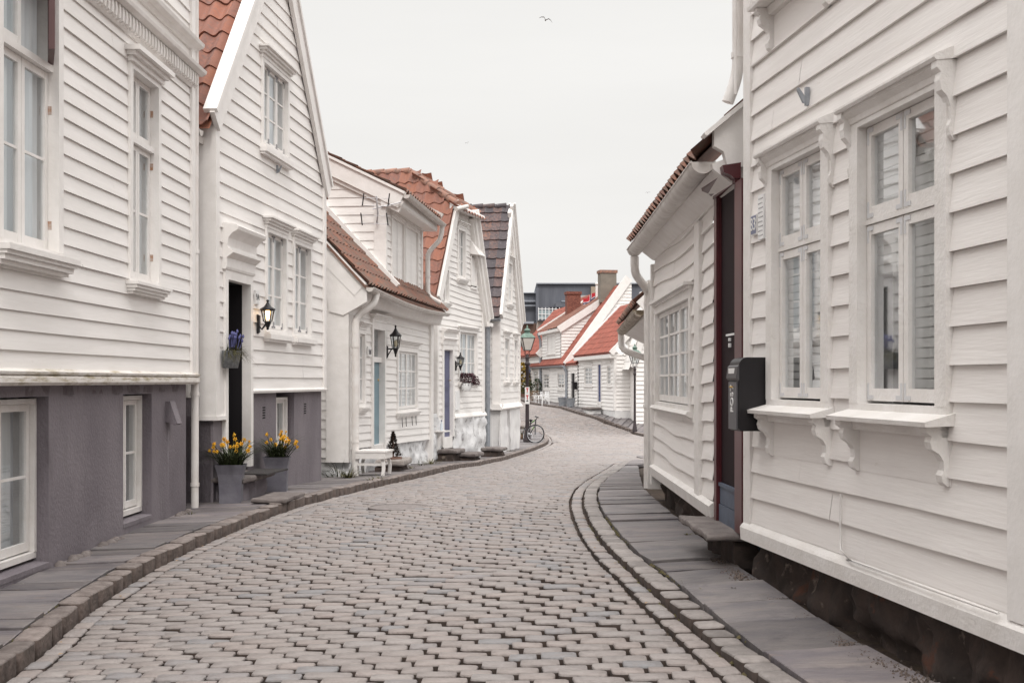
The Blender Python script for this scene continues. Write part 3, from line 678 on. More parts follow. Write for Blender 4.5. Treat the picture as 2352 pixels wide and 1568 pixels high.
# ================================================================== HOUSE on the left edge: cornice, grey plinth
def house_cornice():
    F = Fac(1235, 433, 13.97, 'L'); S = F.S
    T = thing('house', F.P(-5, -3, -1.6), 'white clapboard house at the left edge with dentil cornice and dark grey plinth', 'house', 'white houses along the street')
    A = (S(-4), S(124), 1.07, 3.24); B = (S(297), S(356), 1.03, 3.06)
    mb = MB(); sn = -13.0
    clap(mb, F, sn, 0.02, .085, 3.36, .152, [op(A), op(B)], wob=.0025, seed=1)
    clap(mb, F, sn, 0.02, 3.93, 4.9, .152, seed=2)
    mb.fb(F, sn, 0, -.5, .012, 3.5, 4.0); mb.fb(F, sn-.3, sn, -6, 0, -2, 4.9)
    mb.build('wall', PAINT, T)
    core(F, T, [(sn, -2.2), (.02, -2.2), (.02, 4.9), (sn, 4.9)], 6)
    eave_house(F, T, 0, 4.9, math.radians(32), 6, .15, s0=sn, tw=.27, nseg=4)
    c = MB(); c.fb(F, 0, .13, -.6, .045, -.03, 4.9); c.fb(F, -.02, .135, -6, -.6, -2.2, 4.9); c.build('corner_board', TRIM, T)
    # cornice: dentil band with cap, frieze, second moulding; both return round the corner
    c = MB()
    for e0, e1, n1 in ((sn, .19, 0),):
        c.prof(F, e0, .16, [(0, 3.36), (.035, 3.36), (.05, 3.385), (.05, 3.54), (0, 3.54)])
        c.prof(F, e0, .24, [(0, 3.54), (.09, 3.54), (.14, 3.565), (.15, 3.60), (.07, 3.63), (0, 3.63)])
        c.prof(F, e0, .22, [(0, 3.80), (.04, 3.80), (.06, 3.84), (.12, 3.87), (.13, 3.91), (.03, 3.94), (0, 3.94)])
    q = -11.0
    while q < .12:
        c.prof(F, q, q+.048, [(.05, 3.385), (.085, 3.40), (.09, 3.46), (.085, 3.525), (.05, 3.537)]); q += .097
    c.build('cornice', TRIMO, T)
    k = MB(); k.prof(F, sn, .17, [(-.1, -.03), (.06, -.035), (.085, -.01), (.085, .03), (.06, .05), (.085, .055), (.09, .075), (.02, .10), (-.1, .10)]); k.build('skirt_moulding', MOSSY, T)
    # plinth with two deep window niches
    g = lambda a: hgt(*F.P(a, 0, 0).xy)
    N1 = (S(-42), S(120), -1.47, -.125); N2 = (S(290), S(355), -1.37, -.13)
    p = MB()
    for a, b in ((sn, N1[0]), (N1[1], N2[0]), (N2[1], .0)): p.fb(F, a, b, -.5, -.03, -2.2, -.03)
    for a, b, z0, z1 in (N1, N2):
        p.fb(F, a, b, -.5, -.03, -2.2, z0-.06); p.fb(F, a, b, -.5, -.031, z1, -.03)
        p.prof(F, a, b, [(-.5, z0-.06), (-.025, z0-.06), (-.025, z0-.02), (-.5, z0+.03)])
    p.fb(F, sn, 0, -.7, -.5, -2.2, -.03)
    for a, w, h in ((S(128), .1, .1), (-.35, .12, .07), (S(270), .3, .06)):      # broken mortar at the foot
        pass
    p.build('plinth', GREY, T)
    F2 = Fr(F.P(0, -.17, 0).xy, F.d, F.n)
    window(F2, T, N1[0]+.05, N1[1]-.05, N1[2]+.08, N1[3]-.06, 2, 1, 2, cas=.045, rec=.0, back='curtain', sti=.055, label='basement window in deep niche', wm=TRIMO, bdep=.09)
    window(F2, T, N2[0]+.05, N2[1]-.05, N2[2]+.08, N2[3]-.06, 2, 1, 2, cas=.045, rec=.0, back='curtain', sti=.05, label='narrow basement window in deep niche', wm=TRIMO, bdep=.09)
    v = MB(); a = S(392); v.prof(F, a-.09, a+.09, [(-.03, -.22), (.02, -.22), (.10, -.46), (.07, -.475), (-.03, -.44)]); v.build('vent_flap', GREY, T); v = MB(); pts = [(a+.02*noise.noise(V((z*4, 1, 0))), z) for z in np.arange(-.5, -1.3, -.05)]
    for k in range(len(pts)-1):
        (p, z0_), (q, z1_) = pts[k], pts[k+1]; wd = .022*(1-k/len(pts))+.006; v.quad(F.P(p-wd, -.0285, z0_), F.P(p+wd, -.0285, z0_), F.P(q+wd, -.0285, z1_), F.P(q-wd, -.0285, z1_))
    v.build('lime_streak', mat('lime_run_off', (.25, .23, .25), .9, col2=(.19, .17, .19), scale=9), T)
    big = [(0, .03, .10), (.03, .03, .08), (.06, .03, .055), (.09, .025, .03)]
    wa = window(F, T, *A, nc=2, rows=2, trans=2.575, cas=.10, sti=.06, skip={(1, 1)}, sill=[(0, .045, .12), (.045, .03, .095), (.075, .04, .07), (.115, .03, .035)], label='large window with one top casement standing open', back='curtain', bdep=.05)
    wb = window(F, T, *B, nc=2, rows=2, trans=2.40, cas=.085, sti=.05, hood=[(-.03, .05, .03), (.02, .04, .07), (.06, .05, .12)], sill=big, back='curtain', bdep=.05)
    r = MB()                                           # rusty hinges of the two windows
    for wn_, ss in ((A, (A[0], A[1])), (B, (B[0], B[1]))):
        for e in ss:
            for z in (1.25, 2.2, 2.75): r.fb(F, e-.004, e+.002, -.05, -.02, z, z+.07)
    r.build('hinge', RUST, T)
    # the opened casement, hinged on the far jamb
    w = (A[1]-A[0])/2; th = math.radians(23); h = F.P(A[1]-.01, .0, 0).xy
    fd = -F.d*math.cos(th)+F.n*math.sin(th); F3 = Fr(h, fd, F.n*math.cos(th)+F.d*math.sin(th))
    m = MB(); z0, z1 = 2.61, 3.24
    for a, b in ((0, .055), (w-.055, w)): m.fb(F3, a, b, -.045, .0, z0, z1)
    m.fb(F3, .055, w-.055, -.045, 0, z0, z0+.07); m.fb(F3, .055, w-.055, -.045, 0, z1-.055, z1)
    oc = m.build('open_casement', WINE, wa); m = MB(); m.fb(F3, .05, w-.05, -.025, -.02, z0+.06, z1-.05); m.build('casement_glass', GLASS, wa)
    m = MB(); m.fb(F, A[1]-w+.0, A[1]+.03, -.5, -.48, 2.55, 3.3); m.build('brown_curtain', BROWN, wa)
    pipe(T, [F.P(.19, .02, 4.8), F.P(.19, .02, -1.55)], .045, rings=(-.15, -1.2, 1.5))
    rub = MB()
    for a0 in np.arange(-4.6, -.1, .07):
        if N2[0]-.1 < a0 < N2[1] or N1[0] < a0 < N1[1] or noise.noise(V((a0*1.3, 4, 0))) < .05: continue
        q = F.P(a0, random.uniform(.0, .05), 0); z = hgt(q.x, q.y)+.1; r_ = random.uniform(.02, .045)
        rub.lathe([(r_*1.5, -.02), (r_*1.2, r_*.5), (r_*.5, r_*1.0)], (q.x, q.y, z), 6, rot=a0*9)
    rub.build('mortar_rubble', STEP, T)['kind'] = 'stuff'
    pb = MB(); rubble(pb, F, sn+8, -.01, -.115, -.035, -.022, .018, .035, 5); pb.build('plaster_band', mat('rough_dark_render', (.11, .095, .105), .9, col2=(.16, .14, .15), scale=12, bump=.8, bscale=30), T)
    return F
H1 = house_cornice()
# ================================================================== GABLE HOUSE with the dark doorway
def house_gable():
    F = Fac(1450, 490, 14.6, 'L'); S = F.S; W = S(742); ev = 3.24; ap = ev+W/2*1.19
    T = thing('house', F.P(W/2, -3, -1.6), 'white clapboard house with steep gable to the street, open black doorway and grey plinth', 'house', 'white houses along the street')
    L = lambda z: 0 if z < ev else (z-ev)/1.19
    R = lambda z: W if z < ev else W-(z-ev)/1.19
    D = (S(516), S(568), -1.13, F.Z(542, 648)); W1 = F.rect(609.5, 652, 541, 755); W2 = F.rect(672.5, 708.5, 566, 764); W3 = F.rect(600.5, 656, 166, 341)
    bw = F.rect(639, 680, 906, 1018)
    mb = MB(); clap(mb, F, .0, W-.0, -.13, ap, .182, [op(W1), op(W2), op(W3), (D[0]-.1, D[1]+.1, -2, D[3]+.13)], L, R, wob=.002, seed=3)
    mb.build('wall', PAINT, T)
    G_ = F.back(0)
    mb = MB(); mb.fb(G_, .16, 6.4, -.5, -.0, -.2, ev)
    for q in np.arange(.3, 2.4, .16): mb.fb(G_, q, q+.13, 0, .018, -.2, ev-.02)
    mb.build('side_wall', PAINT, T)
    core(F, T, [(.05, -2.2), (W-.02, -2.2), (W-.02, ev), (W/2, ap-.15), (.05, ev)], 7)
    c = MB(); c.fb(F, -.045, .085, -.16, .05, -.42, ev-.1); c.fb(F, W-.10, W+.03, -.5, .05, -.12, ev-.1); c.fb(F, W+.0, W+.02, -6, -.5, -2, ev); c.build('corner_board', TRIM, T)
    b = MB(); o = .22
    barge(b, F, (-o, ev-o*1.19+.19), (W/2, ap+.19), .03, .09, .28); barge(b, F, (W+o, ev-o*1.19+.19), (W/2, ap+.19), .03, .09, .28)
    barge(b, F, (-o, ev-o*1.19+.235), (W/2, ap+.235), -.05, .12, .06); barge(b, F, (W+o, ev-o*1.19+.235), (W/2, ap+.235), -.05, .12, .06)
    b.build('bargeboard', TRIM, T)
    r = MB(); sl = math.hypot(1, 1.19); u = -V((*F.n, 0)); Lr = (W/2+o)*sl
    tiles(r, F.P(-o, .04, ev-o*1.19+.03), u, V((*F.d, 1.19)), 7, Lr, .235, .36, .034, nseg=12)
    tiles(r, F.P(W+o, .04, ev-o*1.19+.03), u, V((*(-F.d), 1.19)), 7, Lr, .235, .36, .03)
    for s0, s1 in ((-o, W/2), (W+o, W/2)): r.quad(F.P(s0, .03, ev-o*1.19), F.P(s1, .03, ap), F.P(s1, -7, ap), F.P(s0, -7, ev-o*1.19))
    r.build('roof', TILE, T)
    g = MB(); gutter(g, F.P(-o-.05, -.05, ev-o*1.19-.03), F.P(-o-.05, -6.5, ev-o*1.19-.03), .07); g.fb(G_, .1, 6, .0, .22, ev-.42, ev-.34); g.build('gutter', GUTW, T)
    k = MB(); k.prof(F, D[1]+.09, W+.05, [(-.3, -.16), (.05, -.16), (.06, -.13), (.05, -.115), (.02, -.10), (-.3, -.10)]); k.fb(F, -.06, D[0]-.1, -.16, .06, -.47, -.42)
    k.build('skirt_moulding', TRIM, T)
    k = MB(); k.fb(F, .087, D[0]-.102, -.1, .03, -.42, .4); k.build('door_side_board', TRIM, T)
    p = MB(); gn = -.03
    p.fb(F, D[0]-.1, D[1]+.1, -.5, gn, -2.3, D[2]-.02)
    p.fb(F, -.0, D[0]-.16, -.6, gn, -2.3, -.43)
    for a, b_ in ((D[1]+.1, bw[0]), (bw[1], W)): p.fb(F, a, b_, -.6, gn, -2.3, -.16)
    p.fb(F, bw[0], bw[1], -.6, gn, -2.3, bw[2]-.05); p.prof(F, bw[0], bw[1], [(-.6, bw[2]-.05), (gn, bw[2]-.05), (-.3, bw[2]+.06), (-.6, bw[2]+.06)])
    p.fb(G_, .0, 6, -.4, -.0, -2.3, -.21); p.fb(F, bw[0], bw[1], -.6, -.5, -2, 0)
    p.build('plinth', GREY, T)
    v = MB()
    for x in (611, 705):
        a = S(x); z = F.Z(x, 926 if x > 650 else 934)
        for j in range(5): v.fb(F, a-.06, a+.06, gn-.01, gn+.003, z-.035*j-.02, z-.035*j)
    v.build('vent_slots', DARK, T)
    F2 = Fr(F.P(0, -.16, 0).xy, F.d, F.n)
    window(F2, T, bw[0]+.05, bw[1]-.08, bw[2]+.04, bw[3]-.08, 2, 1, 1, cas=.04, rec=0, back='curtain', label='basement window in deep niche')
    hd = [(-.02, .05, .01), (.03, .035, .04), (.065, .035, .075), (.10, .025, .11)]
    sl_ = [(0, .03, .05), (.03, .07, .07), (.10, .03, .04)]
    for q, nc, hh in ((W1, 2, hd), (W2, 2, hd), (W3, 3, hd)):
        window(F, T, *q, nc=nc, cpc=1, rows=3, cas=.075, rec=.02, sti=.04, hood=hh, sill=sl_, hinges=HINGED, back='curtain' if q != W2 else 'half')
    # doorway: deep dark hall, transom rail, tall frame and a stacked cornice over it
    d = MB(); d.fb(F, D[0]-.1, D[0], -.07, .05, D[2]+.02, D[3]); d.fb(F, D[1], D[1]+.1, -.07, .05, D[2]+.02, D[3]); d.fb(F, D[0]-.1, D[1]+.1, -.07, .048, D[3], D[3]+.12)
    do = d.build('door', TRIM, T); do['label'] = 'open black doorway in tall white frame'
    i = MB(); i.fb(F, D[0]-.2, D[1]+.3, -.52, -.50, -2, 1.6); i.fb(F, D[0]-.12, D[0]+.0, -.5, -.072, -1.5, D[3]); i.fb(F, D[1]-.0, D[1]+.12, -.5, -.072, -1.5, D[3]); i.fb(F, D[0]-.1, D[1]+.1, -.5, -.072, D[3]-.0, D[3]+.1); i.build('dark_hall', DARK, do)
    i = MB(); i.fb(F, D[0], D[1], -.36, -.31, D[3]-.62, D[3]-.57); i.fb(F, D[0], D[0]+.05, -.38, -.30, D[2], D[3]); i.fb(F, D[0]+.05, D[0]+.6, -.39, -.35, D[2]+.05, D[3]-.64); i.build('inner_door', DKDOOR, do)
    h = MB(); z = D[3]+.12; a, b_ = D[0]-.13, D[1]+.13
    h.prof(F, a, b_, [(-.02, z), (.06, z), (.07, z+.03), (.07, z+.14), (.11, z+.17), (.15, z+.20), (.15, z+.23), (.09, z+.25), (.08, z+.28), (.09, z+.38), (.14, z+.44), (.21, z+.48), (.22, z+.52), (.19, z+.54), (-.02, z+.58)])
    h.build('door_cornice', TRIM, do)
    return F, W, D
H2, H2W, H2D = house_gable()
# ================================================================== LOW HOUSE with dormer, turquoise door
def house_dormer():
    F = Fac(1490, 797, 21.02, 'L'); S = F.S; W = S(989); E = F.back(0)
    T = thing('house', F.P(W/2, -2.5, -1.8), 'low white clapboard house with big dormer, sagging gutter and narrow turquoise door', 'house', 'white houses along the street')
    wp = lambda u, z: -(u/W-.45)*.20*min(1, max(0, (1.2-z)/2.4))
    d0, d1 = S(853.5), S(878.8); D = (d0, d1, F.Z(866, 1021), F.Z(866, 757))
    WA = F.rect(822, 834, 767, 926); WB = F.rect(911.5, 955, 808, 938)
    mb = MB(); clap(mb, F, 0, W, -1.27, 1.5, .142, [op(WA), op(WB), (d0-.1, d1+.1, -3, D[3]+.1)], wob=.004, seed=5, warp=wp)
    mb.build('wall', PAINT, T)
    mb = MB(); k48 = math.tan(math.radians(47)); hi = 1.60
    clap(mb, E, .0, 6, -1.32, 7.5, .165, R=lambda z: 6, L=lambda z: max(.0, (z-hi)/k48-.05), seed=6)
    mb.fb(E, 0, 6, -.3, 0, -1.4, 1.5); mb.build('side_wall', PAINT, T)
    core(F, T, [(.03, -2.6), (W-.02, -2.6), (W-.02, 1.6), (.03, 1.6)], 6)
    c = MB(); c.fb(E, -.04, .36, -.02, .045, -1.40, 1.62); c.fb(F, -.03, .1, -.3, .04, -1.4, 1.4); c.fb(F, W-.28, W+.02, -.4, .07, -2.1, 1.42); c.build('corner_board', TRIM, T)
    fb = MB()                                            # boxed eaves over the wall
    fb.prof(F, -.05, W+.05, [(-.1, 1.33), (.20, 1.33), (.24, 1.36), (.28, 1.50), (.30, 1.58), (-.1, 1.7)]); fb.build('eaves_board', TRIM, T)
    barge_ = MB(); o = .36
    barge(barge_, E, (-o, hi-.0-o*0+.10-o*k48+.36*k48-.02), (5, hi+.08+5*k48), .0, .08, .30)
    barge(barge_, E, (-o, hi+.06), (5, hi+.12+5*k48+.36*k48), -.03, .11, .06)
    barge_.ext([(-.36, 1.62), (.3, 2.3), (.36, 1.62), (.3, 1.2), (.05, 1.13), (-.36, 1.36)], lambda a, z, k: E.P(a, (.0, .07)[k], z)); barge_.build('bargeboard', TRIM, T)
    a0, a1 = S(883), S(967); zs = 3.43; e26 = math.radians(26); dep = 3.4
    eave_house(F, T, W, 1.62, math.radians(47), 4.2, .36, tm=TILEO, keep=lambda u, v: not (a0+.1 < u-.12 < a1+.1 and v*math.cos(math.radians(47)) > .5))
    g = MB()
    for i in range(10):                                  # sagging gutter
        f0, f1 = i/10, (i+1)/10; sag = lambda f: -.09*math.sin(math.pi*f)
        gutter(g, F.P(W*f0-.1, .42, 1.60+sag(f0)), F.P(W*f1-.1+.02, .42, 1.60+sag(f1)), .07, rings=2)
    g.build('gutter', GUTW, T)
    # dormer
    ED = F.back(a0)
    w1 = (S(898), S(925), F.Z(912, 645), F.Z(912, 500)); w2 = (S(930), S(957), F.Z(943, 664), F.Z(943, 522)); w1 = (w1[0], w1[1], 2.1, 3.30); w2 = (w2[0], w2[1], 2.1, 3.30)
    dm = MB(); clap(dm, F, a0, a1, 1.9, 3.5, .15, [op(w1), op(w2)], seed=8); clap(dm, ED, .16, 5, 1.75, 6.5, .17, L=lambda z: max(.16, (z-3.62)/math.tan(e26)), R=lambda z: min(5, (z-1.75)/k48+.25), seed=9)
    dm.ext([(.0, 1.7), (.0, 3.6), (4, 3.6+4*math.tan(e26)), (4, 1.75+4*k48)], lambda a, z, k: ED.P(a, (-.02, -(a1-a0)+.02)[k], z) if True else 0)
    dmo = dm.build('dormer', PAINT, T)
    c = MB(); c.fb(ED, -.04, .2, -.01, .05, 1.75, 3.5); c.fb(F, a0-.03, a0+.07, -.05, .045, 1.8, 3.42); c.fb(F, a1-.12, a1+.02, -.05, .045, 1.9, 3.42); c.build('corner_board', TRIM, dmo)
    k26 = math.tan(e26); c = MB(); barge(c, ED, (-.42, 3.66), (5, 3.66+5.42*k26), .02, .12, .30); barge(c, ED, (-.40, 3.52), (5, 3.52+5.4*k26), .0, .07, .24); barge(c, ED, (-.44, 3.70), (5, 3.70+5.44*k26), -.02, .16, .05)
    c.prof(F, a0-.1, a1+.1, [(-.05, 3.42), (.34, 3.42), (.36, 3.46), (.36, 3.62), (-.05, 3.8)]); c.build('eaves_board', TRIM, dmo)
    r = MB(); tiles(r, F.P(a0-.05, .42, 3.70), V((*F.d, 0)), V((*(-F.n), k26)), a1-a0+.25, 5.4/math.cos(e26), .24, .36); r.build('dormer_roof', TILEO, dmo)
    g = MB(); gutter(g, F.P(a0-.12, .46, 3.64), F.P(a1+.28, .46, 3.60), .075); g.beam(F.P(a1+.2, .46, 3.78), F.P(a1+.2, -.4, 4.22), (0, 0, 1), .09, .12); g.build('gutter', GUTW, dmo)
    pipe(T, [F.P(a1+.2, .46, 3.56), F.P(a1+.2, .42, 3.25), F.P(a1+.2, .12, 2.95), F.P(a1+.2, .12, 1.95), F.P(a1+.3, .40, 1.80)], .055, rings=(2.4,))
    f = MB(); barge(f, ED, (-.32, 1.90), (3.4, 1.90+3.72*k48), .0, .13, .16); f.prof(F, a0-.05, a1+.05, [(.0, 1.86), (.14, 1.80), (.16, 1.84), (0, 2.0)]); f.build('flashing', TRIM, dmo)
    for q in (w1, w2): window(F, T, *q, nc=2, cpc=1, rows=3, cas=.07, rec=.0, sti=.03, hood=[(-.02, .05, .02), (.03, .04, .05)], back='none', bar=.035)
    window(F, T, *WA, nc=1, cpc=1, rows=3, cas=.08, rec=.0, hood=HOOD1, sill=SILL1, sti=.04)
    window(F, T, *WB, nc=2, cpc=2, rows=3, cas=.10, rec=.0, hood=HOOD1, sill=SILL1, sti=.045, bar=.03)
    d = MB(); rc = .07
    d.fb(F, d0-.12, d0, -rc-.05, .05, D[2]-.1, D[3]); d.fb(F, d1, d1+.12, -rc-.05, .05, D[2]-.1, D[3]); d.fb(F, d0-.12, d1+.12, -rc-.05, .048, D[3], D[3]+.14); d.fb(F, d0-.0, d1, -rc-.05, .02, D[2]-.12, D[2])
    d.fb(F, d0, d1, -rc-.02, -rc+.05, D[3]-.62, D[3]-.52); 
    for dz, hh, pr in HOOD1: d.fb(F, d0-.12-pr, d1+.12+pr, -.02, .048+pr, D[3]+.14+dz, D[3]+.14+dz+hh-.001)
    do = d.build('door', TRIM, T); do['label'] = 'narrow turquoise door set deep in white frame'
    l = MB(); l.fb(F, d0, d1, -rc-.04, -rc, D[2], D[3]-.62); l.build('door_leaf', TURQ, do)
    l = MB(); l.fb(F, d0, d1, -rc-.03, -rc-.02, D[3]-.52, D[3]); l.build('transom_light', GLASS, do); l = MB(); l.fb(F, d0, d1, -.4, -.3, -2, D[3]); l.build('dark_hall', ROOM, do)
    l = MB(); l.lathe([(.02, 0), (.025, .02), (.0, .05)], F.P(d1-.1, -rc, -.0), 8); l.build('handle', BRASS, do)
    pipe(T, [F.P(.42, .42, 1.53), F.P(.36, .40, 1.36), F.P(.12, .12, 1.10), F.P(.10, .12, -1.66)], .065, rings=(.6, -1.05))
    fo = MB(); rubble(fo, F, -.05, W+.02, -2.6, lambda a: -1.17-.2*a/W, -.02, .05); rubble(fo, E, -.05, 4, -2.4, -1.32, -.02, .12, .12, 1.8); fo.build('foundation', LIME, T)
    h = MB()
    for x in (918, 927, 941, 950): a = S(x); z = F.Z(x, 968+4*(930-x)/30); h.tube([F.P(a, .05, z+.12), F.P(a, .06, z-.10)], .008, 5)
    h.build('iron_hook', BLACK, T)
    return F, W, D
H3, H3W, H3D = house_dormer()
# ================================================================== CLIPPED GABLE HOUSE with blue grey door
def house_clipped():
    F = Fac(1950, 1003, 30.2, 'L'); S = F.S; W = S(1109); E = F.back(0)
    T = thing('house', F.P(W/2, -2.5, -2), 'white house with clipped gable, red pantile roof and blue grey panelled door', 'house', 'white houses along the street')
    kl, kr, zl, zr, zh = 1.72, 2.05, 2.50, 2.28, 4.52
    L = lambda z: 0 if z < zl else (z-zl)/kl
    R = lambda z: W if z < zr else W-(z-zr)/kr
    sl, sr = (zh-zl)/kl, W-(zh-zr)/kr; zrg = zh+.96; sA, sB = sl+.96/kl, sr-.96/kr; srg = sA; am = sA-sl
    hr = 1.35
    D = (S(1016.6), S(1037), F.Z(1027, 1003), F.Z(1027, 803)); WB = F.rect(1054, 1093, 764, 872); WU = F.rect(1051, 1066, 530, 636); WR = F.rect(1081, 1091, 592, 656); WL = F.rect(1020, 1028, 620, 690)
    mb = MB(); clap(mb, F, 0, W, -.86, zh, .150, [op(WB), op(WU), op(WR), op(WL), (D[0]-.1, D[1]+.1, -3, D[3]+.1)], L, R, wob=.012, seed=11, warp=lambda u, z: .05*math.sin(u*1.2+.6)*min(1, max(0, (z-.6)/1.5)))
    mb.fb(E, .0, 5, -.3, 0, -2.6, zl); mb.build('wall', PAINT, T)
    core(F, T, [(.02, -3), (W, -3), (W, zr), (sr, zh), (sl, zh), (.02, zl)], 6)
    c = MB(); c.fb(F, W-.15, W+.03, -.5, .05, -.86, zr); c.fb(E, -.03, .12, -.02, .05, -.9, zl); c.fb(F, -.035, .06, -.1, .042, -.89, zl-.1); c.fb(F, W, W+.02, -5, -.5, -2.5, zr); c.build('corner_board', TRIM, T)
    r = MB(); o = .3; ml = math.hypot(1, kl); u = V((*(-F.n), 0)); ll = (srg+o)*ml
    tiles(r, F.P(-o, .1, zl-o*kl+.08), u, V((*F.d, kl)), 6, ll, .27, .36, .034, keep=lambda a, b: a-.1 > (zl-o*kl+b*kl/ml-zh)/(zrg-zh)*hr-.1)
    mr_ = math.hypot(1, kr); tiles(r, F.P(W+o, .1, zr-o*kr+.08), u, V((*(-F.d), kr)), 6, (W-sB+o)*mr_, .27, .36, .034, keep=lambda a, b: a-.1 > (zr-o*kr+b*kr/mr_-zh)/(zrg-zh)*hr-.1)
    P = F.P; hv = V((*(-F.n), 0))*hr+V((0, 0, zrg-zh))
    tiles(r, P(sl-.25, .3, zh-.18), V((*F.d, 0)), hv, sr-sl+.5, hv.length+.3, .25, .36, .03, keep=lambda a, b: (b/hv.length)*am-.05 < a < (sr-sl+.5)-(b/hv.length)*(sr-sB)+.05)
    r.quad(P(-o, .1, zl-o*kl), P(-o, -6, zl-o*kl), P(srg, -6, zrg), P(srg, -hr, zrg)); r.quad(P(-o, .1, zl-o*kl), P(sl, .1, zh), P(srg, -hr, zrg), P(srg, -hr, zrg))
    r.quad(P(W+o, .1, zr-o*kr), P(W+o, -6, zr-o*kr), P(sB, -6, zrg), P(sB, -hr, zrg)); r.quad(P(sl, .1, zh), P(sr, .1, zh), P(sB, -hr, zrg), P(sA, -hr, zrg)); r.quad(P(sA, -hr, zrg+.06), P(sB, -hr, zrg+.06), P(sB, -6, zrg+.06), P(sA, -6, zrg+.06)); r.quad(P(W+o, .1, zr-o*kr), P(sr, .1, zh), P(sB, -hr, zrg), P(sB, -hr, zrg))
    ro = r.build('roof', TILE, T)
    rt = MB()
    def ridge(a, b):
        a, b = V(a), V(b); n = max(1, round((b-a).length/.36)); d = (b-a)/n
        for i in range(n): p = a+d*i; rt.tube([p+V((0, 0, .015)), p+d*1.06], [.10, .09], 10, cap=True)
    ridge(P(srg, -hr, zrg+.05), P(srg, -6, zrg+.05)); ridge(P(sl-.1, .2, zh-.02), P(srg, -hr, zrg+.05)); ridge(P(sr+.1, .2, zh-.02), P(sB, -hr, zrg+.05)); ridge(P(sB, -hr, zrg+.05), P(sB, -6, zrg+.05)); rt.build('ridge_tile', RIDGE, ro)
    b = MB(); barge(b, F, (-o, zl-o*kl+.1), (sl+.04, zh+.14), .10, .17, .24); barge(b, F, (W+o, zr-o*kr+.1), (sr-.04, zh+.1), .10, .17, .24)
    barge(b, F, (W+o, zr-o*kr+.1), (sr-.04, zh+.1), .0, .24, .06); b.prof(F, sl-.15, sr+.25, [(0, zh-.1), (.3, zh-.16), (.32, zh-.1), (.3, zh-.04), (0, zh+.05)])
    barge(b, F, (W+o, zr-o*kr+.0), (sr-.0, zh-.05), .0, .12, .3); b.fb(F, W+.05, W+o+.05, -.2, .2, zr-o*kr-.14, zr-o*kr-.04); b.build('bargeboard', TRIM, T)
    g = MB(); gutter(g, E.P(.4, .36, zl-o*kl-.02), E.P(4.5, .36, zl-o*kl-.02), .07); g.tube([P(sl+.2, .36, zh-.02), P(sl-.6, .32, zh-.2)], .055, 10); g.build('gutter', GUTW, T)
    gp = E.P(.3, .3, 0); pipe(T, [E.P(.5, .36, zl-o*kl-.08), E.P(.5, .30, 1.6), E.P(.5, .1, 1.3), E.P(.5, .1, 0)], .06)
    window(F, T, *WB, nc=2, cpc=2, rows=3, cas=.09, rec=.02, sti=.05, hood=[(0, .04, .03), (.04, .03, .06)], sill=SILL1)
    window(F, T, *WU, nc=2, cpc=1, rows=3, cas=.08, rec=.02, sti=.03, hood=HOOD1, sill=SILL1)
    window(F, T, *WL, nc=1, cpc=1, rows=2, cas=.05, rec=.02, sti=.03, sill=SILL1)
    h = MB(); h.fb(F, WR[0], WR[1], -.05, .02, WR[2], WR[3]); h.fb(F, WR[0]-.06, WR[1]+.06, -.05, .05, WR[2]-.1, WR[2]-.04); h.fb(F, WR[0]-.06, WR[0], -.05, .045, WR[2], WR[3]+.05); h.fb(F, WR[1], WR[1]+.06, -.05, .045, WR[2], WR[3]+.05)
    h.prof(F, WR[0]-.1, WR[1]+.1, [(0, WR[3]+.45), (.03, WR[3]+.45), (.26, WR[3]+.06), (.22, WR[3]+.05), (0, WR[3]+.08)]); h.build('blind_window', TRIM, T)
    d = MB(); rc = .05; d0, d1 = D[0], D[1]
    d.fb(F, d0-.1, d0, -rc-.05, .05, D[2]-.25, D[3]+.12); d.fb(F, d1, d1+.13, -rc-.05, .05, D[2]-.0, D[3]+.12); d.fb(F, d0, d1, -rc-.05, .048, D[3], D[3]+.12); d.fb(F, d0, d1, -rc-.05, .03, D[2]-.28, D[2]); d.fb(F, d0, d1, -rc-.02, -rc+.05, D[3]-.02, D[3])
    z = D[3]+.12; d.prof(F, d0-.13, d1+.2, [(-.02, z), (.06, z), (.07, z+.1), (.12, z+.16), (.08, z+.2), (.08, z+.3), (.16, z+.36), (.18, z+.4), (-.02, z+.45)])
    do = d.build('door', TRIM, T); do['label'] = 'blue grey panelled door with brass handle'
    l = MB(); l.fb(F, d0, d1, -rc-.04, -rc, D[2], D[3])
    for za, zb in ((.06, .30), (.36, .48), (.54, .92)):
        q = D[3]-D[2]; l.fb(F, d0+.1, d1-.1, -rc, -rc+.012, D[2]+q*za, D[2]+q*zb); l.fb(F, d0+.16, d1-.16, -rc, -rc+.022, D[2]+q*za+.06, D[2]+q*zb-.06)
    l.build('door_leaf', BLUED, do)
    l = MB(); a = d1-.1; l.tube([F.P(a, -rc, .02), F.P(a, -rc+.07, .02), F.P(a-.1, -rc+.07, .02)], .012, 6); l.lathe([(.0, 0), (.03, .02), (.03, .2), (0, .24)], F.P((d0+d1)/2-.25, -rc+.02, .45), 8); l.build('handle', BRASS, do)
    k = MB(); k.prof(F, d1+.13, W+.15, [(-.1, -.98), (.02, -.98), (.08, -.96), (.08, -.93), (.02, -.84), (-.1, -.84)]); k.build('skirt_moulding', TRIM, T)
    q = MB(); q.fb(F, d1+.2, d1+.55, -.02, .05, -.75, -.25); q.build('meter_box', PLASW, T)
    fo = MB(); rubble(fo, F, d1+.1, W+.12, -2.7, -.96, .08, .07, .1, 2.2); rubble(fo, F.back(W+.1), .0, 3, -2.7, -.98, -.0, .05, .12)
    rubble(fo, F, -.6, d0-.08, -2.7, -.8, .03, .07, .1, 2.2); fo.build('foundation', LIME, T)
    return F, W, D
H4, H4W, H4D = house_clipped()
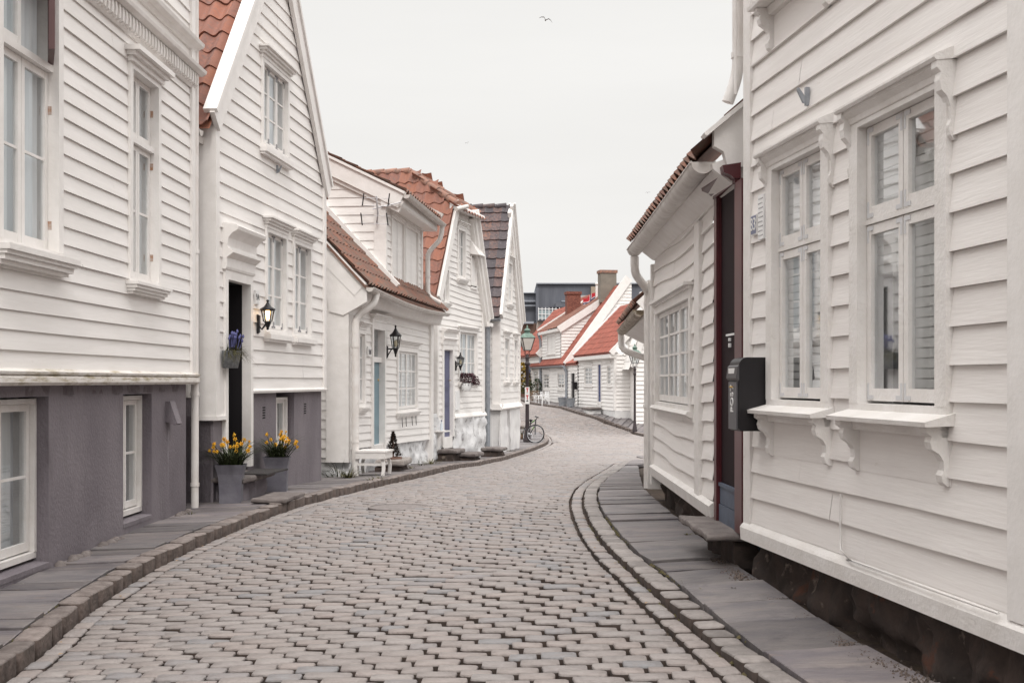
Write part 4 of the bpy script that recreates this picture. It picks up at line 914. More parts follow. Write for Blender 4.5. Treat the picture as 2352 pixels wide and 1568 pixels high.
# ================================================================== NARROW TALL GABLE HOUSE on the corner, dark tiles
def house_corner():
    F = Fac(1620, 1146, 36.4, 'L'); S = F.S; W = S(1192); E = F.back(0)
    ev, k = 2.25, 1.62; ap = ev+W/2*k
    T = thing('house', F.P(W/2, -2.5, -2.2), 'white corner house with pointed gable and dark tiled roof beside the lamp post', 'house', 'white houses along the street')
    L = lambda z: 0 if z < ev else (z-ev)/k
    R = lambda z: W if z < ev else W-(z-ev)/k
    W1 = F.rect(1157, 1167, 778, 872); W2 = F.rect(1179, 1186, 782, 872); W3 = F.rect(1165.5, 1174, 606, 695)
    mb = MB(); clap(mb, F, 0, W, -.72, ap, .19, [op(W1), op(W2), op(W3)], L, R, seed=15); clap(mb, E, .2, 5, -.72, ev, .2, seed=16); mb.build('wall', PAINT, T)
    core(F, T, [(.05, -3), (W, -3), (W, ev), (W/2, ap-.1), (.05, ev)], 7)
    c = MB(); c.fb(F, -.035, .12, -.05, .042, -.71, ev-.01); c.fb(E, -.05, .2, -.05, .05, -.72, ev); c.fb(F, W-.12, W+.03, -7, .05, -.72, ev); c.build('corner_board', TRIM, T)
    o = .25; r = MB(); sl = math.hypot(1, k); u = V((*(-F.n), 0))
    tiles(r, F.P(-o, .06, ev-o*k+.05), u, V((*F.d, k)), 6, (W/2+o)*sl, .27, .36, .012, nseg=4, lip=.035); tiles(r, F.P(W+o, .06, ev-o*k+.05), u, V((*(-F.d), k)), 6, (W/2+o)*sl, .27, .36, .012, nseg=4, lip=.035)
    r.quad(F.P(-o, .06, ev-o*k), F.P(W/2, .06, ap), F.P(W/2, -6, ap), F.P(-o, -6, ev-o*k)); r.quad(F.P(W+o, .06, ev-o*k), F.P(W/2, .06, ap), F.P(W/2, -6, ap), F.P(W+o, -6, ev-o*k)); ro = r.build('roof', TILED, T)
    rt = MB()
    for i in range(16): rt.tube([F.P(W/2, -.1-.37*i, ap+.05), F.P(W/2, -.1-.37*(i+1), ap+.03)], [.1, .085], 8)
    rt.build('ridge_tile', TILED, ro)
    b = MB(); barge(b, F, (-o, ev-o*k+.14), (W/2, ap+.14), .05, .14, .26); barge(b, F, (W+o, ev-o*k+.14), (W/2, ap+.14), .05, .14, .26); barge(b, F, (W+o, ev-o*k+.14), (W/2, ap+.14), -.02, .2, .06); barge(b, F, (W+o, ev-o*k+.02), (W/2, ap+.02), 0, .1, .45); b.build('bargeboard', TRIM, T)
    g = MB(); gutter(g, E.P(-.1, o+.05, ev-o*k), E.P(5, o+.05, ev-o*k), .07); g.build('gutter', ZINC, T)
    pipe(T, [E.P(.32, o, ev-o*k-.05), E.P(.32, .12, ev-.75), E.P(.32, .12, -2.1)], .075, ZINC, rings=(1.6, -.5, .6))
    for q in (W1, W2, W3): window(F, T, *q, nc=2, cpc=1, rows=2, trans=q[2]+(q[3]-q[2])*.68, cas=.09, rec=.0, sti=.05, hood=HOOD1, sill=SILL1)
    kb = MB(); kb.prof(F, -.12, W+.12, [(-.2, -.86), (.1, -.86), (.12, -.82), (.02, -.68), (-.2, -.68)]); kb.prof(E, -.1, 4, [(-.2, -.86), (.1, -.86), (.12, -.82), (.02, -.68), (-.2, -.68)]); kb.build('skirt_moulding', TRIM, T)
    fo = MB(); a = S(1163.5); rubble(fo, F, -.05, a, -2.8, -.86, .03, .03, .12, 1); rubble(fo, F, a+.5, W+.06, -2.8, -.86, .03, .03, .12, 1); fo.fb(F, 0, W, -.5, -.2, -2.8, -.86); fo.fb(F, a-.02, a, -.3, .02, -2.8, -.86); fo.fb(F, a+.5, a+.52, -.3, .02, -2.8, -.86)
    rubble(fo, E, -.06, 4, -2.8, -.86, .0, .03, .12, 1); rubble(fo, F.back(W+.05), .0, 6, -2.8, -.86, .0, .03, .12, 1); fo.build('foundation', LIMES, T)
    q = MB(); q.fb(E, 1.0, 1.45, -.02, .16, -.25, .45); q.build('meter_box', PLASW, T)
    return F, W
H5, H5W = house_corner()
# ================================================================== WEATHERED HOUSE on the right with two big windows
def house_right():
    F = Fac(814, 1712, 8.46, 'R'); S = F.S
    T = thing('house', F.P(-3, -3, -1.3), 'weathered white clapboard house at the right edge with two tall casement windows', 'house', 'white houses along the street')
    sn = S(2313, .05)
    W1 = (S(1900), S(1786), -.108, 1.35); W2 = (S(2166), S(1986), -.107, 1.345)
    U1 = (W1[0], W1[1], 2.5, 3.95); U2 = (W2[0], W2[1], 2.5, 3.95)
    ap1 = (W1[0]-.11, W1[1]+.11, -.42, 0); ap2 = (W2[0]-.11, W2[1]+.11, -.42, 0)
    mb = MB(); ops = [(w[0]-.085, w[1]+.085, w[2]-.36, w[3]+.10) for w in (W1, W2, U1, U2)]
    clap(mb, F, sn, S(1719, .02), -.955, 4.3, .1715, ops, wob=.0045, step=.45, lap=.022, seed=21)
    for w in (W1, W2, U1, U2): mb.fb(F, w[0]-.1, w[1]+.1, -.1, .012, w[2]-.37, w[2]-.05)
    mb.fb(F, sn-9, sn-.5, -.5, .0, -.96, 4.3); mb.build('wall', PAINTO, T)
    core(F, T, [(sn-9, -1.9), (-.2, -1.9), (-.2, 4.3), (sn-9, 4.3)], 6)
    eave_house(F, T, 0, 4.3, math.radians(32), 6, .15, s0=sn-9, tw=.27, nseg=4)
    c = MB(); q0, q1 = S(1722, .035), S(1707, .035); c.fb(F, q0, q1, -.6, .035, -1.05, 4.3); c.fb(F, q1-.02, q1-.005, -6, -.6, -2, 4.3); c.build('corner_board', TRIMO, T); c = MB(); c.fb(F, sn-.62, sn, -.5, .05, -.97, 4.3); c.build('corner_board', TRIM, T)
    b = MB(); b.prof(F, sn-9, q1-.002, [(-.2, -1.09), (.055, -1.085), (.06, -1.0), (.05, -.985), (.02, -.955), (-.2, -.95)]); b.build('base_board', TRIMO, T)
    fo = MB(); rubble(fo, F, sn-8, .0, -2.0, -1.09, -.085, .07, .045, 3.2); fo.build('foundation', DARKST, T)
    def bracket(mb, s, zt, h, out, w=.055):
        pr = [(0, 0), (out, 0), (out, -.10*h), (out*.80, -.16*h), (out*.86, -.26*h), (out*.78, -.38*h), (out*.5, -.46*h), (out*.34, -.58*h), (out*.32, -.74*h), (out*.42, -.82*h), (out*.36, -.94*h), (out*.2, -h), (0, -h)]
        mb.prof(F, s, s+w, [(n, zt+z) for n, z in pr])
    for w, cm, vis in ((W1, 'curtain', 1), (W2, 'reflection_blind', 1), (U1, 'curtain', 0), (U2, 'curtain', 0)):
        wo = window(F, T, *w, nc=2, cpc=1, rows=1, trans=w[2]+.945, rows2=1, tb=.012, cas=.11, rec=.012, sti=.05, back='none' if vis else cm, hinges=HINGE if vis else None, gm=GLASSR, wm=TRIMO, bdep=.08, label={0: 'casement window with pale slats imitating reflected boards', 1: 'wide casement window with lower venetian blinds and slats imitating reflected boards'}.get([W1, W2, U1, U2].index(w)))
        if vis:                                     # slats imitating reflected clapboards; real blinds with a gap low in the wide window
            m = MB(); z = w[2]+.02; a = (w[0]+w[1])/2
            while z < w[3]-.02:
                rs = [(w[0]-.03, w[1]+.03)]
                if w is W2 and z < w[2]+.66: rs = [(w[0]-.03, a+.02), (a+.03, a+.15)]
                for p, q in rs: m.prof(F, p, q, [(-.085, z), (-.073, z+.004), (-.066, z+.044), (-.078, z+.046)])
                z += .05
            m.build('reflection_blind', REFLBLIND, wo)
        a, e = w[0]-.11, w[1]+.11; h = MB(); z = w[3]+.02
        h.prof(F, a-.01, e+.01, [(.03, z), (.05, z+.01), (.06, z+.035), (.09, z+.06), (.085, z+.065), (.09, z+.08), (.03, z+.10)])
        h.prof(F, a-.035, e+.035, [(0, z+.085), (.105, z+.075), (.115, z+.088), (.115, z+.1), (.0, z+.15)]); h.build('hood', TRIMO, wo)
        k = MB()
        for s in (a-.03, e-.03): bracket(k, s, z+.08, .36, .10)
        for s in (a+.02, e-.075): bracket(k, s, w[2]-.10, .27, .125, .06)
        k.build('bracket', TRIMO, wo)
        l = MB(); l.prof(F, a-.03, e+.03, [(.0, w[2]-.035), (.0, w[2]-.095), (.155, w[2]-.10), (.16, w[2]-.078)]); l.prof(F, a+.02, e-.02, [(0, w[2]-.10), (.06, w[2]-.10), (.05, w[2]-.15), (0, w[2]-.15)]); l.build('sill', TRIMO, wo)
    # hanging cable along the base board
    w = MB(); s0 = S(1945); w.tube([F.P(s0, .035, -.62), F.P(s0+.01, .035, -.80), F.P(s0-.05, .055, -.92), F.P(s0-.2, .062, -.958), F.P(-1.9, .06, -.963), F.P(sn+.05, .06, -.955)], .006, 6); w.build('cable', PIPEW, T)
    pipe(T, [F.P(.16, .0, 4.2), F.P(.16, .0, 2.17), F.P(.18, .07, 1.97)], .042, name='downpipe', rings=(2.3, 2.9))
    w = MB(); w.tube([F.P(.06, .05, 4.2), F.P(.06, .05, 2.0)], .012, 6); w.build('cable', PIPEW, T)
    return F
R1 = house_right()
def house_low_right():
    F = Fac(1205, 1643, 9.75, 'R'); S = F.S; W = S(1506)
    T = thing('house', F.P(W/2, -2, -1.4), 'low crooked white clapboard house with long gutter and maroon door beside the letterbox', 'house', 'white houses along the street')
    WN = F.rect(1513, 1591, 703, 925)
    wp = lambda u, z: .03*math.sin(u*1.3+2.2)+(.008*math.sin(u*4+1) if z < -.2 else 0)
    mb = MB(); clap(mb, F, -.05, W, -.98, 1.5, .158, [op(WN)], wob=.006, step=.35, lap=.024, seed=31, warp=wp); mb.build('wall', PAINTO, T)
    core(F, T, [(-1.2, -1.9), (W, -1.9), (W, 1.5), (-1.2, 1.5)], 5, n1=-.62)
    k45 = 1.0
    c = MB(); a = S(1618); e = S(1607); c.fb(F, a, e, -.02, .05, -.98, 1.36); c.fb(F, W-.0, W+.12, -.6, .05, -1.2, 1.36); c.fb(F, W+.3, W+.5, -.5, .06, -1.28, 1.2); c.fb(F, W+.1, W+.12, -5, -.6, -2, 1.5); c.build('corner_board', TRIMO, T)
    b = MB(); b.prof(F, -.1, W+.05, [(-.2, -1.10), (.05, -1.095), (.07, -.99), (.03, -.96), (-.2, -.95)]); b.build('base_board', TRIMO, T)
    fo = MB(); rubble(fo, F, -1, W+.1, -2, -1.09, -.10, .08, .07, 3); fo.build('foundation', DARKST, T)
    w = window(F, T, *WN, nc=3, cpc=2, rows=4, cas=.10, rec=.0, sti=.05, bar=.024, wm=TRIMO, back='half', label='three-light casement window of small panes', hood=[(-.02, .03, .02), (.01, .03, .06)])
    l = MB(); l.prof(F, WN[0]-.16, WN[1]+.16, [(0, WN[2]-.05), (.07, WN[2]-.055), (.09, WN[2]-.08), (.06, WN[2]-.1), (0, WN[2]-.12)]); l.build('sill', TRIMO, w)
    fb = MB(); fb.prof(F, -1.0, W+.05, [(-.1, 1.38), (.03, 1.41), (.17, 1.52), (.18, 1.56), (-.1, 1.66)]); fb.build('eaves_board', TRIMO, T)
    r = MB(); v = V((*(-F.n), k45)); A = F.P(-1.0, .27, 1.60); L_ = W+1.1
    tiles(r, A, V((*F.d, 0)), v, L_, 4.6, .2, .34, .032); q = V((*(-F.n), 1))*3.2
    r.quad(A, A+V((*F.d, 0))*L_, A+V((*F.d, 0))*L_+q, A+q); r.build('roof', TILEO, T)
    g = MB(); gutter(g, F.P(-.93, .235, 1.585), F.P(W+.15, .235, 1.545), .085, rings=15); g.build('gutter', GUTW, T)
    # flat verge plate against the neighbouring house
    B = Fr(px(1640, 300, 8.72).xy, (1, .06), (.06, -1)); b = MB()
    pl = [(px(x, y, 8.72).x-px(1640, 300, 8.72).x, (HY-y)/FPX*8.72) for x, y in [(1639, 299), (1706, 243), (1707, 384), (1671, 384), (1661, 349), (1639, 337)]]
    b.ext(pl, lambda a, z, k: B.P(a, (.02, -.05)[k], z)); b.beam(px(1616, 314, 8.72), px(1706, 240, 8.72), (0, 0, 1), .16, .03); b.build('verge_plate', TRIM, T)
    pe = F.P(W+.1, .235, 1.46); pipe(T, [pe, pe-V((0, 0, .20)), px(1489, 668, 14.6), px(1489, 690, 14.6), V((*px(1488, 1116, 14.6).xy, -1.28))], .05, rings=(.93, -.3))
    # door: maroon frame, black leaf, blue grey threshold
    D = Fac(1100, 1708, 8.56, 'R'); d0, d1 = D.S(1697), D.S(1656); zt, zb = 1.41, -1.07
    m = MB()
    for a, e in ((D.S(1708, .022), d0), (d1, d1+.12)):
        m.fb(D, a, e, -.16, .022, zb, zt); m.fb(D, a+.012, e-.012, .022, .034, zb, zt)
    m.fb(D, d0-.05, d1+.12, -.16, .04, zt, zt+.03); m.prof(D, d0-.07, d1+.15, [(0, zt+.03), (.05, zt+.03), (.07, zt+.05), (.12, zt+.07), (.13, zt+.12), (0, zt+.14)])
    do = m.build('door', MAROON, T); do['label'] = 'tall dark door in maroon frame above a blue grey threshold'
    m = MB(); m.fb(D, d0, d1, -.30, -.004, -.78, zt); m.fb(D, d0-.1, d1+.3, -.4, -.31, -1.2, 1.6); m.build('door_leaf', DKDOOR, do)
    m = MB(); m.fb(D, d0, d1, -.3, .016, zb-.15, zb+.13); m.fb(D, d0, d1, -.3, .008, zb+.135, -.80); m.fb(D, d0, d1, -.3, .02, -.80, -.775); m.build('threshold', BLGREY, do)
    m = MB(); a = (d0+d1)/2-.02; m.fb(D, a-.17, a+.12, -.01, .008, .335, .35); m.fb(D, a-.02, a+.02, -.01, .01, .25, .28); m.fb(D, a-.02, a+.02, -.01, .01, .295, .32); m.build('lock', PLASW, do)
    return F, W, D
R2, R2W, R2D = house_low_right()
def house_mossy():
    a, b = px(1469, 712, 16.4), px(1428, 757, 22.5); d = V((b-a).xy); L = d.length; F = Fr(a.xy, d, (-d.y, d.x))
    T = thing('house', F.P(L/2, -2, -1.5), 'white house with moss covered tile edge and stained gutter beyond the low crooked house', 'house', 'white houses along the street')
    z = a.z; W = L-.25; wn_ = -.72
    w = MB(); clap(w, Fr(F.P(0, wn_, 0).xy, F.d, F.n), -.3, W, -1.5, z-.15, .16, seed=41); w.fb(F, -.3, W, -5, wn_-.02, -2.2, z); w.build('wall', PAINTO, T)
    e = MB(); e.prof(F, 0, L, [(wn_, z-.42), (wn_, z-.3), (-.06, z-.02), (-.06, z-.10)]); e.build('eaves_board', TRIMO, T)
    g = MB(); gutter(g, a, b-V((0, 0, .02)), .085, rings=12); g.build('gutter', GUTM, T)
    r = MB(); v = V((*(-F.n), .95)); O = F.P(-.1, .04, z+.06); tiles(r, O, V((*F.d, 0)), v, L+.2, 4.4, .2, .33, .035); q = v*3; u = V((*F.d, 0))*(L+.2); r.quad(O, O+u, O+u+q, O+q); r.build('roof', TILEO, T)
    p = b+V((0, .1, -.06)); pipe(T, [p, p-V((0, 0, .30)), F.P(L-.2, wn_+.06, z-.62), F.P(L-.2, wn_+.06, -1.7)], .06)
    c = MB(); c.fb(F, W-.02, W+.1, -5, wn_+.05, -1.9, z-.1); c.build('corner_board', TRIMO, T)
    bb = MB(); barge(bb, Fr(F.P(-.1, 0, 0).xy, -F.n, -F.d), (-.05, z+.10), (3.5, z+.1+3.5*.95), .0, .06, .2); bb.build('bargeboard', TRIM, T)
house_mossy()
# ================================================================== FAR ROW up the hill
def far_blue():
    F = Fac(769, 1413, 62, 'R'); S = F.S; W = S(1330)
    T = thing('house', F.P(W/2, -2, -2), 'small far white house with bright red roof and navy blue door', 'house', 'white houses along the street')
    W1 = F.rect(1344, 1361, 843, 884); W2 = F.rect(1396, 1404, 841, 884); D = F.rect(1375.5, 1382, 837, 922)
    mb = MB(); clap(mb, F, 0, W, -1.5, 1.37, .2, [op(W1, .1), op(W2, .1), (D[0]-.1, D[1]+.1, -3, D[3]+.1)], seed=51, lap=.05)
    E = Fr(F.P(0, 0, 0).xy, -F.n, -F.d); k = math.tan(math.radians(46)); clap(mb, E, 0, 5, -1.5, 4.2, .2, L=lambda z: max(0, (z-1.4)/k), R=lambda z: min(5, 5-(z-1.4)/k), seed=52, lap=.05); mb.build('wall', PAINT, T)
    core(F, T, [(.05, -3), (W, -3), (W, 1.5), (.05, 1.5)], 5)
    c = MB(); c.fb(F, -.05, .2, -.05, .06, -1.5, 1.3); c.build('corner_board', TRIM, T)
    c = MB(); c.fb(F, -.05, W, -.4, .02, -3.2, -1.5); c.fb(E, 0, 5, -.3, .03, -3.2, -1.5); c.build('foundation', LIMES, T)
    eave_house(F, T, W, 1.42, math.radians(46), 2.5, .3, tm=TILEF, tw=.3, tl=.42, nseg=4)
    b = MB(); barge(b, E, (-.35, 1.5), (2.5, 1.5+2.85*k), .05, .2, .28); barge(b, Fr(F.P(W, 0, 0).xy, -F.n, -F.d), (-.35, 1.55), (2.5, 1.55+2.85*k), -.35, .0, .5); b.fb(F, -.1, W+.1, -.05, .3, 1.18, 1.4); b.build('bargeboard', TRIM, T)
    window(F, T, *W1, nc=2, cpc=2, rows=4, cas=.12, rec=0, sti=.06, bar=.04, hood=HOOD1, sill=SILL1, back='none'); window(F, T, *W2, nc=1, cpc=2, rows=4, cas=.12, rec=0, sti=.06, bar=.04, hood=HOOD1, sill=SILL1, back='none')
    d = MB(); d.fb(F, D[0]-.14, D[0], -.1, .06, D[2]-.3, D[3]+.14); d.fb(F, D[1], D[1]+.14, -.1, .06, D[2]-.3, D[3]+.14); d.fb(F, D[0], D[1], -.1, .055, D[3], D[3]+.14); do = d.build('door', TRIM, T); do['label'] = 'navy blue door'
    d = MB(); d.fb(F, D[0], D[1], -.1, -.0, D[2], D[3]); d.build('door_leaf', NAVY, do)
    d = MB(); d.fb(F, D[0], D[1], -.1, .03, D[2]-.35, D[2]); d.build('threshold', TRIM, do)
    return F, W, D
FB, FBW, FBD = far_blue()
def far_dormer():
    F = Fac(769, 1328, 71.5, 'R'); S = F.S; W = S(1226); ze = .98; k = math.tan(math.radians(54))
    T = thing('house', F.P(W/2, -2, -2), 'far white house with tall dormer, long red roof and open black doorway', 'house', 'white houses along the street')
    WA = F.rect(1249, 1262, 857, 893); WB = F.rect(1282, 1297, 857, 893); D = F.rect(1313.5, 1322, 857, 932); sd = S(1304)
    mb = MB(); clap(mb, F, 0, W, -1.55, ze, .2, [op(WA, .1), op(WB, .1), (D[0]-.1, D[1]+.1, -3, D[3]+.1)], seed=55, lap=.05)
    E = Fr(F.P(sd, 0, 0).xy, -F.n, -F.d); clap(mb, E, 0, 4, ze-.2, 6, .2, L=lambda z: max(0, (z-ze)/k), seed=56, lap=.05); mb.build('wall', PAINT, T)
    core(F, T, [(.05, -3), (W, -3), (W, ze), (.05, ze)], 6)
    c = MB(); c.fb(F, 0, W, -.4, .02, -3, -1.55); c.build('foundation', LIMES, T)
    eave_house(F, T, W, ze+.02, math.radians(54), 3.3, .25, tm=TILEF, s0=sd, tw=.3, tl=.42, nseg=4)
    eave_house(F, T, sd-.1, ze+.02, math.radians(30), 1.2, .15, tm=TILEF, s0=0, tw=.3, tl=.42, nseg=4, name='porch_roof')
    g = MB(); gutter(g, F.P(sd-.1, .32, ze-.02), F.P(W, .32, ze-.02), .09, rings=4); g.build('gutter', ZINC, T)
    pipe(T, [F.P(sd-.12, .3, ze-.05), F.P(sd-.12, .1, ze-.4), F.P(sd-.12, .1, -1.6)], .09, ZINC)
    b = MB(); barge(b, E, (-.3, ze+.15), (3.6, ze+.15+3.9*k), .02, .2, .5); b.build('bargeboard', TRIM, T)
    a0, a1 = S(1289), S(1246); ED = Fr(F.P(a0, 0, 0).xy, -F.n, -F.d); k2 = math.tan(math.radians(33)); zt = F.Z(1280, 757)
    WU = F.rect(1258.5, 1276, 772, 811)
    dm = MB(); clap(dm, F, a0, a1, ze-.3, zt, .2, [op(WU, .1)], seed=57, lap=.05); clap(dm, ED, 0, 4, ze-.4, 6, .2, L=lambda z: max(0, (z-zt+.1)/k2), R=lambda z: min(4, max(0, (z-ze)/k+.3)), seed=58, lap=.05)
    dm.ext([(.0, ze), (.0, zt), (3.4, zt+3.4*k2), (3.4, ze+3.0*k)], lambda a, z, q: ED.P(a, (-.02, -(a1-a0)+.02)[q], z)); dmo = dm.build('dormer', PAINT, T)
    r = MB(); tiles(r, F.P(a0-.1, .3, zt+.05), V((*F.d, 0)), V((*(-F.n), k2)), a1-a0+.2, 4.6, .3, .42, nseg=4); r.build('dormer_roof', mat('faded_red_tile', (.22, .10, .07), .8, col2=(.17, .085, .065), scale=6, island=.2), dmo)
    b = MB(); barge(b, ED, (-.3, zt+.12), (3.6, zt+.12+3.9*k2), .02, .2, .42); barge(b, Fr(F.P(a1, 0, 0).xy, -F.n, -F.d), (-.35, zt+.22), (3.6, zt+.22+3.9*k2), -.3, -.1, .2); b.fb(F, a0-.1, a1+.1, -.05, .3, zt-.15, zt+.03); c = b.build('bargeboard', TRIM, dmo)
    pipe(T, [F.P(a1+.1, .3, zt), F.P(a1+.1, .12, zt-.5), F.P(a1+.1, .12, -1.5)], .09, ZINC)
    for q in (WA, WB, WU): window(F, T, *q, nc=2, cpc=2, rows=4, cas=.13, rec=0, sti=.08, bar=.05, hood=HOOD1, sill=SILL1, back='none')
    d = MB(); d.fb(F, D[0]-.14, D[0], -.1, .06, D[2], D[3]+.14); d.fb(F, D[1], D[1]+.14, -.1, .06, D[2], D[3]+.14); d.fb(F, D[0], D[1], -.1, .055, D[3], D[3]+.14); do = d.build('door', TRIM, T); do['label'] = 'open black doorway'
    d = MB(); d.fb(F, D[0], D[1], -.12, -.02, D[2], D[3]); d.build('dark_hall', DARK, do)
    # chimney astride the ridge
    return F, W
FD, FDW = far_dormer()
def far_left():
    F = Fac(769, 1241, 84, 'R'); S = F.S; W = S(1188); ze = F.Z(1225, 817)
    T = thing('house', F.P(W/2, -2, -1.5), 'far white cottage with dark blue door behind the first lamp post', 'house', 'white houses along the street')
    D = F.rect(1213, 1219, 838, 893); WN = F.rect(1226, 1236, 850, 890)
    mb = MB(); clap(mb, F, 0, W, -1.6, ze, .24, [op(D, .1), op(WN, .1)], seed=60, lap=.05); mb.build('wall', PAINT, T)
    core(F, T, [(.05, -3), (W, -3), (W, ze), (.05, ze)], 6)
    eave_house(F, T, W, ze, math.radians(48), 3, .3, tm=TILEF, tw=.32, tl=.45, nseg=4)
    E = Fr(F.P(0, 0, 0).xy, -F.n, -F.d); b = MB(); barge(b, E, (-.35, ze+.1), (3, ze+.1+3.35*1.11), .05, .25, .45); b.build('bargeboard', TRIM, T)
    d = MB(); d.fb(F, D[0], D[1], -.05, .03, D[2], D[3]); d.build('door', NAVY, T)
    window(F, T, *WN, nc=2, cpc=1, rows=3, cas=.13, rec=0, sti=.08, bar=.05, back='none')
far_left()
def gable_front(name_label, base, wd, ze, k, Y, dep, zb=-3, tm=TILEF, ang=.1, wins=(), seed=70, ex=.22):
    F = Fr(px(base, 800, Y).xy, (1, ang), (ang, -1)); T = thing('house', F.P(wd/2, -2, -2), name_label, 'house', 'white houses along the street')
    ap = ze+wd/2*k; L = lambda z: 0 if z < ze else (z-ze)/k; R = lambda z: wd if z < ze else wd-(z-ze)/k
    mb = MB(); clap(mb, F, 0, wd, -2.6, ap, ex, (), L, R, seed=seed, step=3, lap=.05); mb.build('wall', PAINT, T); core(F, T, [(.05, zb), (wd, zb), (wd, ze), (wd/2, ap-.1), (.05, ze)], dep, -.1)
    b = MB(); o = .3
    for e0, e1 in ((-o, wd/2), (wd+o, wd/2)): barge(b, F, (e0, ze-o*k+.15), (e1, ap+.15), .03, .16, .3)
    b.build('bargeboard', TRIM, T); r = MB(); sl = math.hypot(1, k); u = V((*(-F.n), 0))
    tiles(r, F.P(-o, .1, ze-o*k), u, V((*F.d, k)), dep, (wd/2+o)*sl, .3, .42, nseg=4); tiles(r, F.P(wd+o, .1, ze-o*k), u, V((*(-F.d), k)), dep, (wd/2+o)*sl, .3, .42, nseg=4); r.build('roof', tm, T)
    return F, T
gable_front('white gable end rising between the bright red roof and the mossy gutter', 1461, 1.7, px(1, 800, 60.3).z, 3.5, 60.3, 3, tm=TRIM, seed=71)
gable_front('distant white gable house left of the brick chimney', 1232, 3.6, px(1, 795, 100).z, .75, 100, 7, seed=72)
gable_front('distant low white gable with red tiles below the slate clad block', 1262, 4.5, px(1, 770, 97).z, .9, 97, 6, ang=-.9, seed=73)
def chimney(label, x, yt, yb, w, Y, m, capm):
    p = px(x, yb, Y); t = thing('chimney', p, label, 'chimney'); h = px(x, yt, Y).z-p.z
    mb = MB(); mb.bx((p.x, p.y, p.z+h/2-.15), (w/2, w*.42, h/2), rz=.14); mb.build('stack', m, t)
    mb = MB(); mb.bx((p.x, p.y, p.z+h-.1), (w/2+.06, w*.42+.06, .09), rz=.14); mb.build('cap', capm, t)
chimney('red brick chimney with small opening near its top', 1316, 670, 748, .92, 82, BRICK, BRICK)
chimney('tall beige rendered chimney with rust coloured rim', 1394.5, 621, 690, 1.02, 77, RENDER, RIDGE)
def flag():
    b = px(1371, 704, 80); t = thing('flagpole', b, 'white flagpole with red, white and blue cross flag hanging beside the chimney', 'flag'); top = px(1371, 656, 80).z
    m = MB(); m.tube([b-V((0, 0, 2)), V((b.x, b.y, top))], [.12, .09], 8); m.lathe([(.0, 0), (.12, .06), (.12, .16), (0, .24)], (b.x, b.y, top), 8); m.build('pole', TRIM, t)
    n, q = 22, 16; m = MB(); L_, Hh = 1.0, .75; z0 = px(1, 672, 80).z
    def P(i, j):
        u = i/n; v = j/q; return V((b.x-.12-u*L_*.78, b.y+.12*math.sin(u*9), z0-u*L_*.42-v*Hh+.06*math.sin(u*7+v*2)))
    def ci(i, j):
        u, v = i/n, j/q; d = lambda a, b_, w: abs(a-b_) < w
        if d(u, .36, .045) or d(v, .5, .07): return 1
        if d(u, .36, .09) or d(v, .5, .14): return 2
        return 0
    for i in range(n):
        for j in range(q): m.quad(P(i, j), P(i+1, j), P(i+1, j+1), P(i, j+1), ci(i+.5, j+.5))
    m.build('flag', [FRED, FBLU, FWHT], t)
flag()
def block(name, label, cat, boxes, parts, win=()):
    """distant modern building from stacked boxes: (x0,x1,ytop,ybottom,Y,depth,material,partname)"""
    b0 = boxes[0]; c = px((b0[0]+b0[1])/2, b0[3], b0[4]); t = thing(name, c, label, cat)
    for x0, x1, yt, yb, Y, dp, m, nm in boxes:
        a, e = px(x0, yb, Y), px(x1, yt, Y); mb = MB(); mb.hexa([(x, y, z) for z in (a.z, e.z) for x, y in ((a.x, Y), (e.x, Y), (e.x, Y+dp), (a.x, Y+dp))]); mb.build(nm, m, t)
    return t
mb_ = block('apartment_block', 'modern dark grey slate clad block above the red roofs', 'building', [
    (1234, 1500, 651, 760, 150, 20, MODG, 'wall'), (1192, 1236, 673, 760, 152, 15, MODG, 'wing'), (1231, 1238, 662, 735, 149.4, 10, MODG, 'stair_tower'),
    (1232, 1500, 649.5, 652, 149.6, 21, MODL, 'roof_edge'), (1192, 1235, 671.5, 673.5, 151.6, 16, MODL, 'roof_edge'), (1290, 1420, 690, 693, 148.5, 3, MODL, 'canopy'), (1276, 1345, 695, 705, 147.5, 3, MODG, 'canopy'),
    (1262, 1305, 705, 740, 149.6, .3, mat('dark_recess', (.05, .045, .055), .7), 'balcony_recess'), (1282, 1303, 708, 740, 149.2, .3, mat('pale_blue_window', (.30, .36, .38), .3), 'window'),
    (1192, 1236, 689, 693, 151.5, .3, MODL, 'window_band'), (1192, 1236, 700, 703, 151.4, .3, MODL, 'window_band'), (1325, 1372, 678, 690, 149.3, .5, mat('grey_render', (.4, .39, .38), .8), 'roof_box'), (1358, 1380, 658, 700, 148.8, 2, mat('tan_render', (.36, .29, .22), .8), 'chimney')], None)
block('apartment_block', 'pink rendered low block behind the first lamp post', 'building', [
    (1235, 1268, 736, 860, 118, 9, PINK, 'wall'), (1180, 1236, 790, 900, 121, 8, PINK, 'wing'), (1180, 1236, 742, 791, 125, 8, mat('brown_brick', (.16, .10, .08), .8), 'upper_wall'), (1234, 1270, 732, 737, 117.5, 10, MODG, 'roof_edge'),
    (1193, 1213, 770, 786, 120.5, .4, MODG, 'window'), (1180, 1236, 787.5, 791, 120.3, 1, MODL, 'roof_edge'), (1205, 1211, 755, 770, 124.5, .3, DARK, 'window'), (1180, 1226, 738, 743, 124.5, 3, MODL, 'roof_edge')], None)
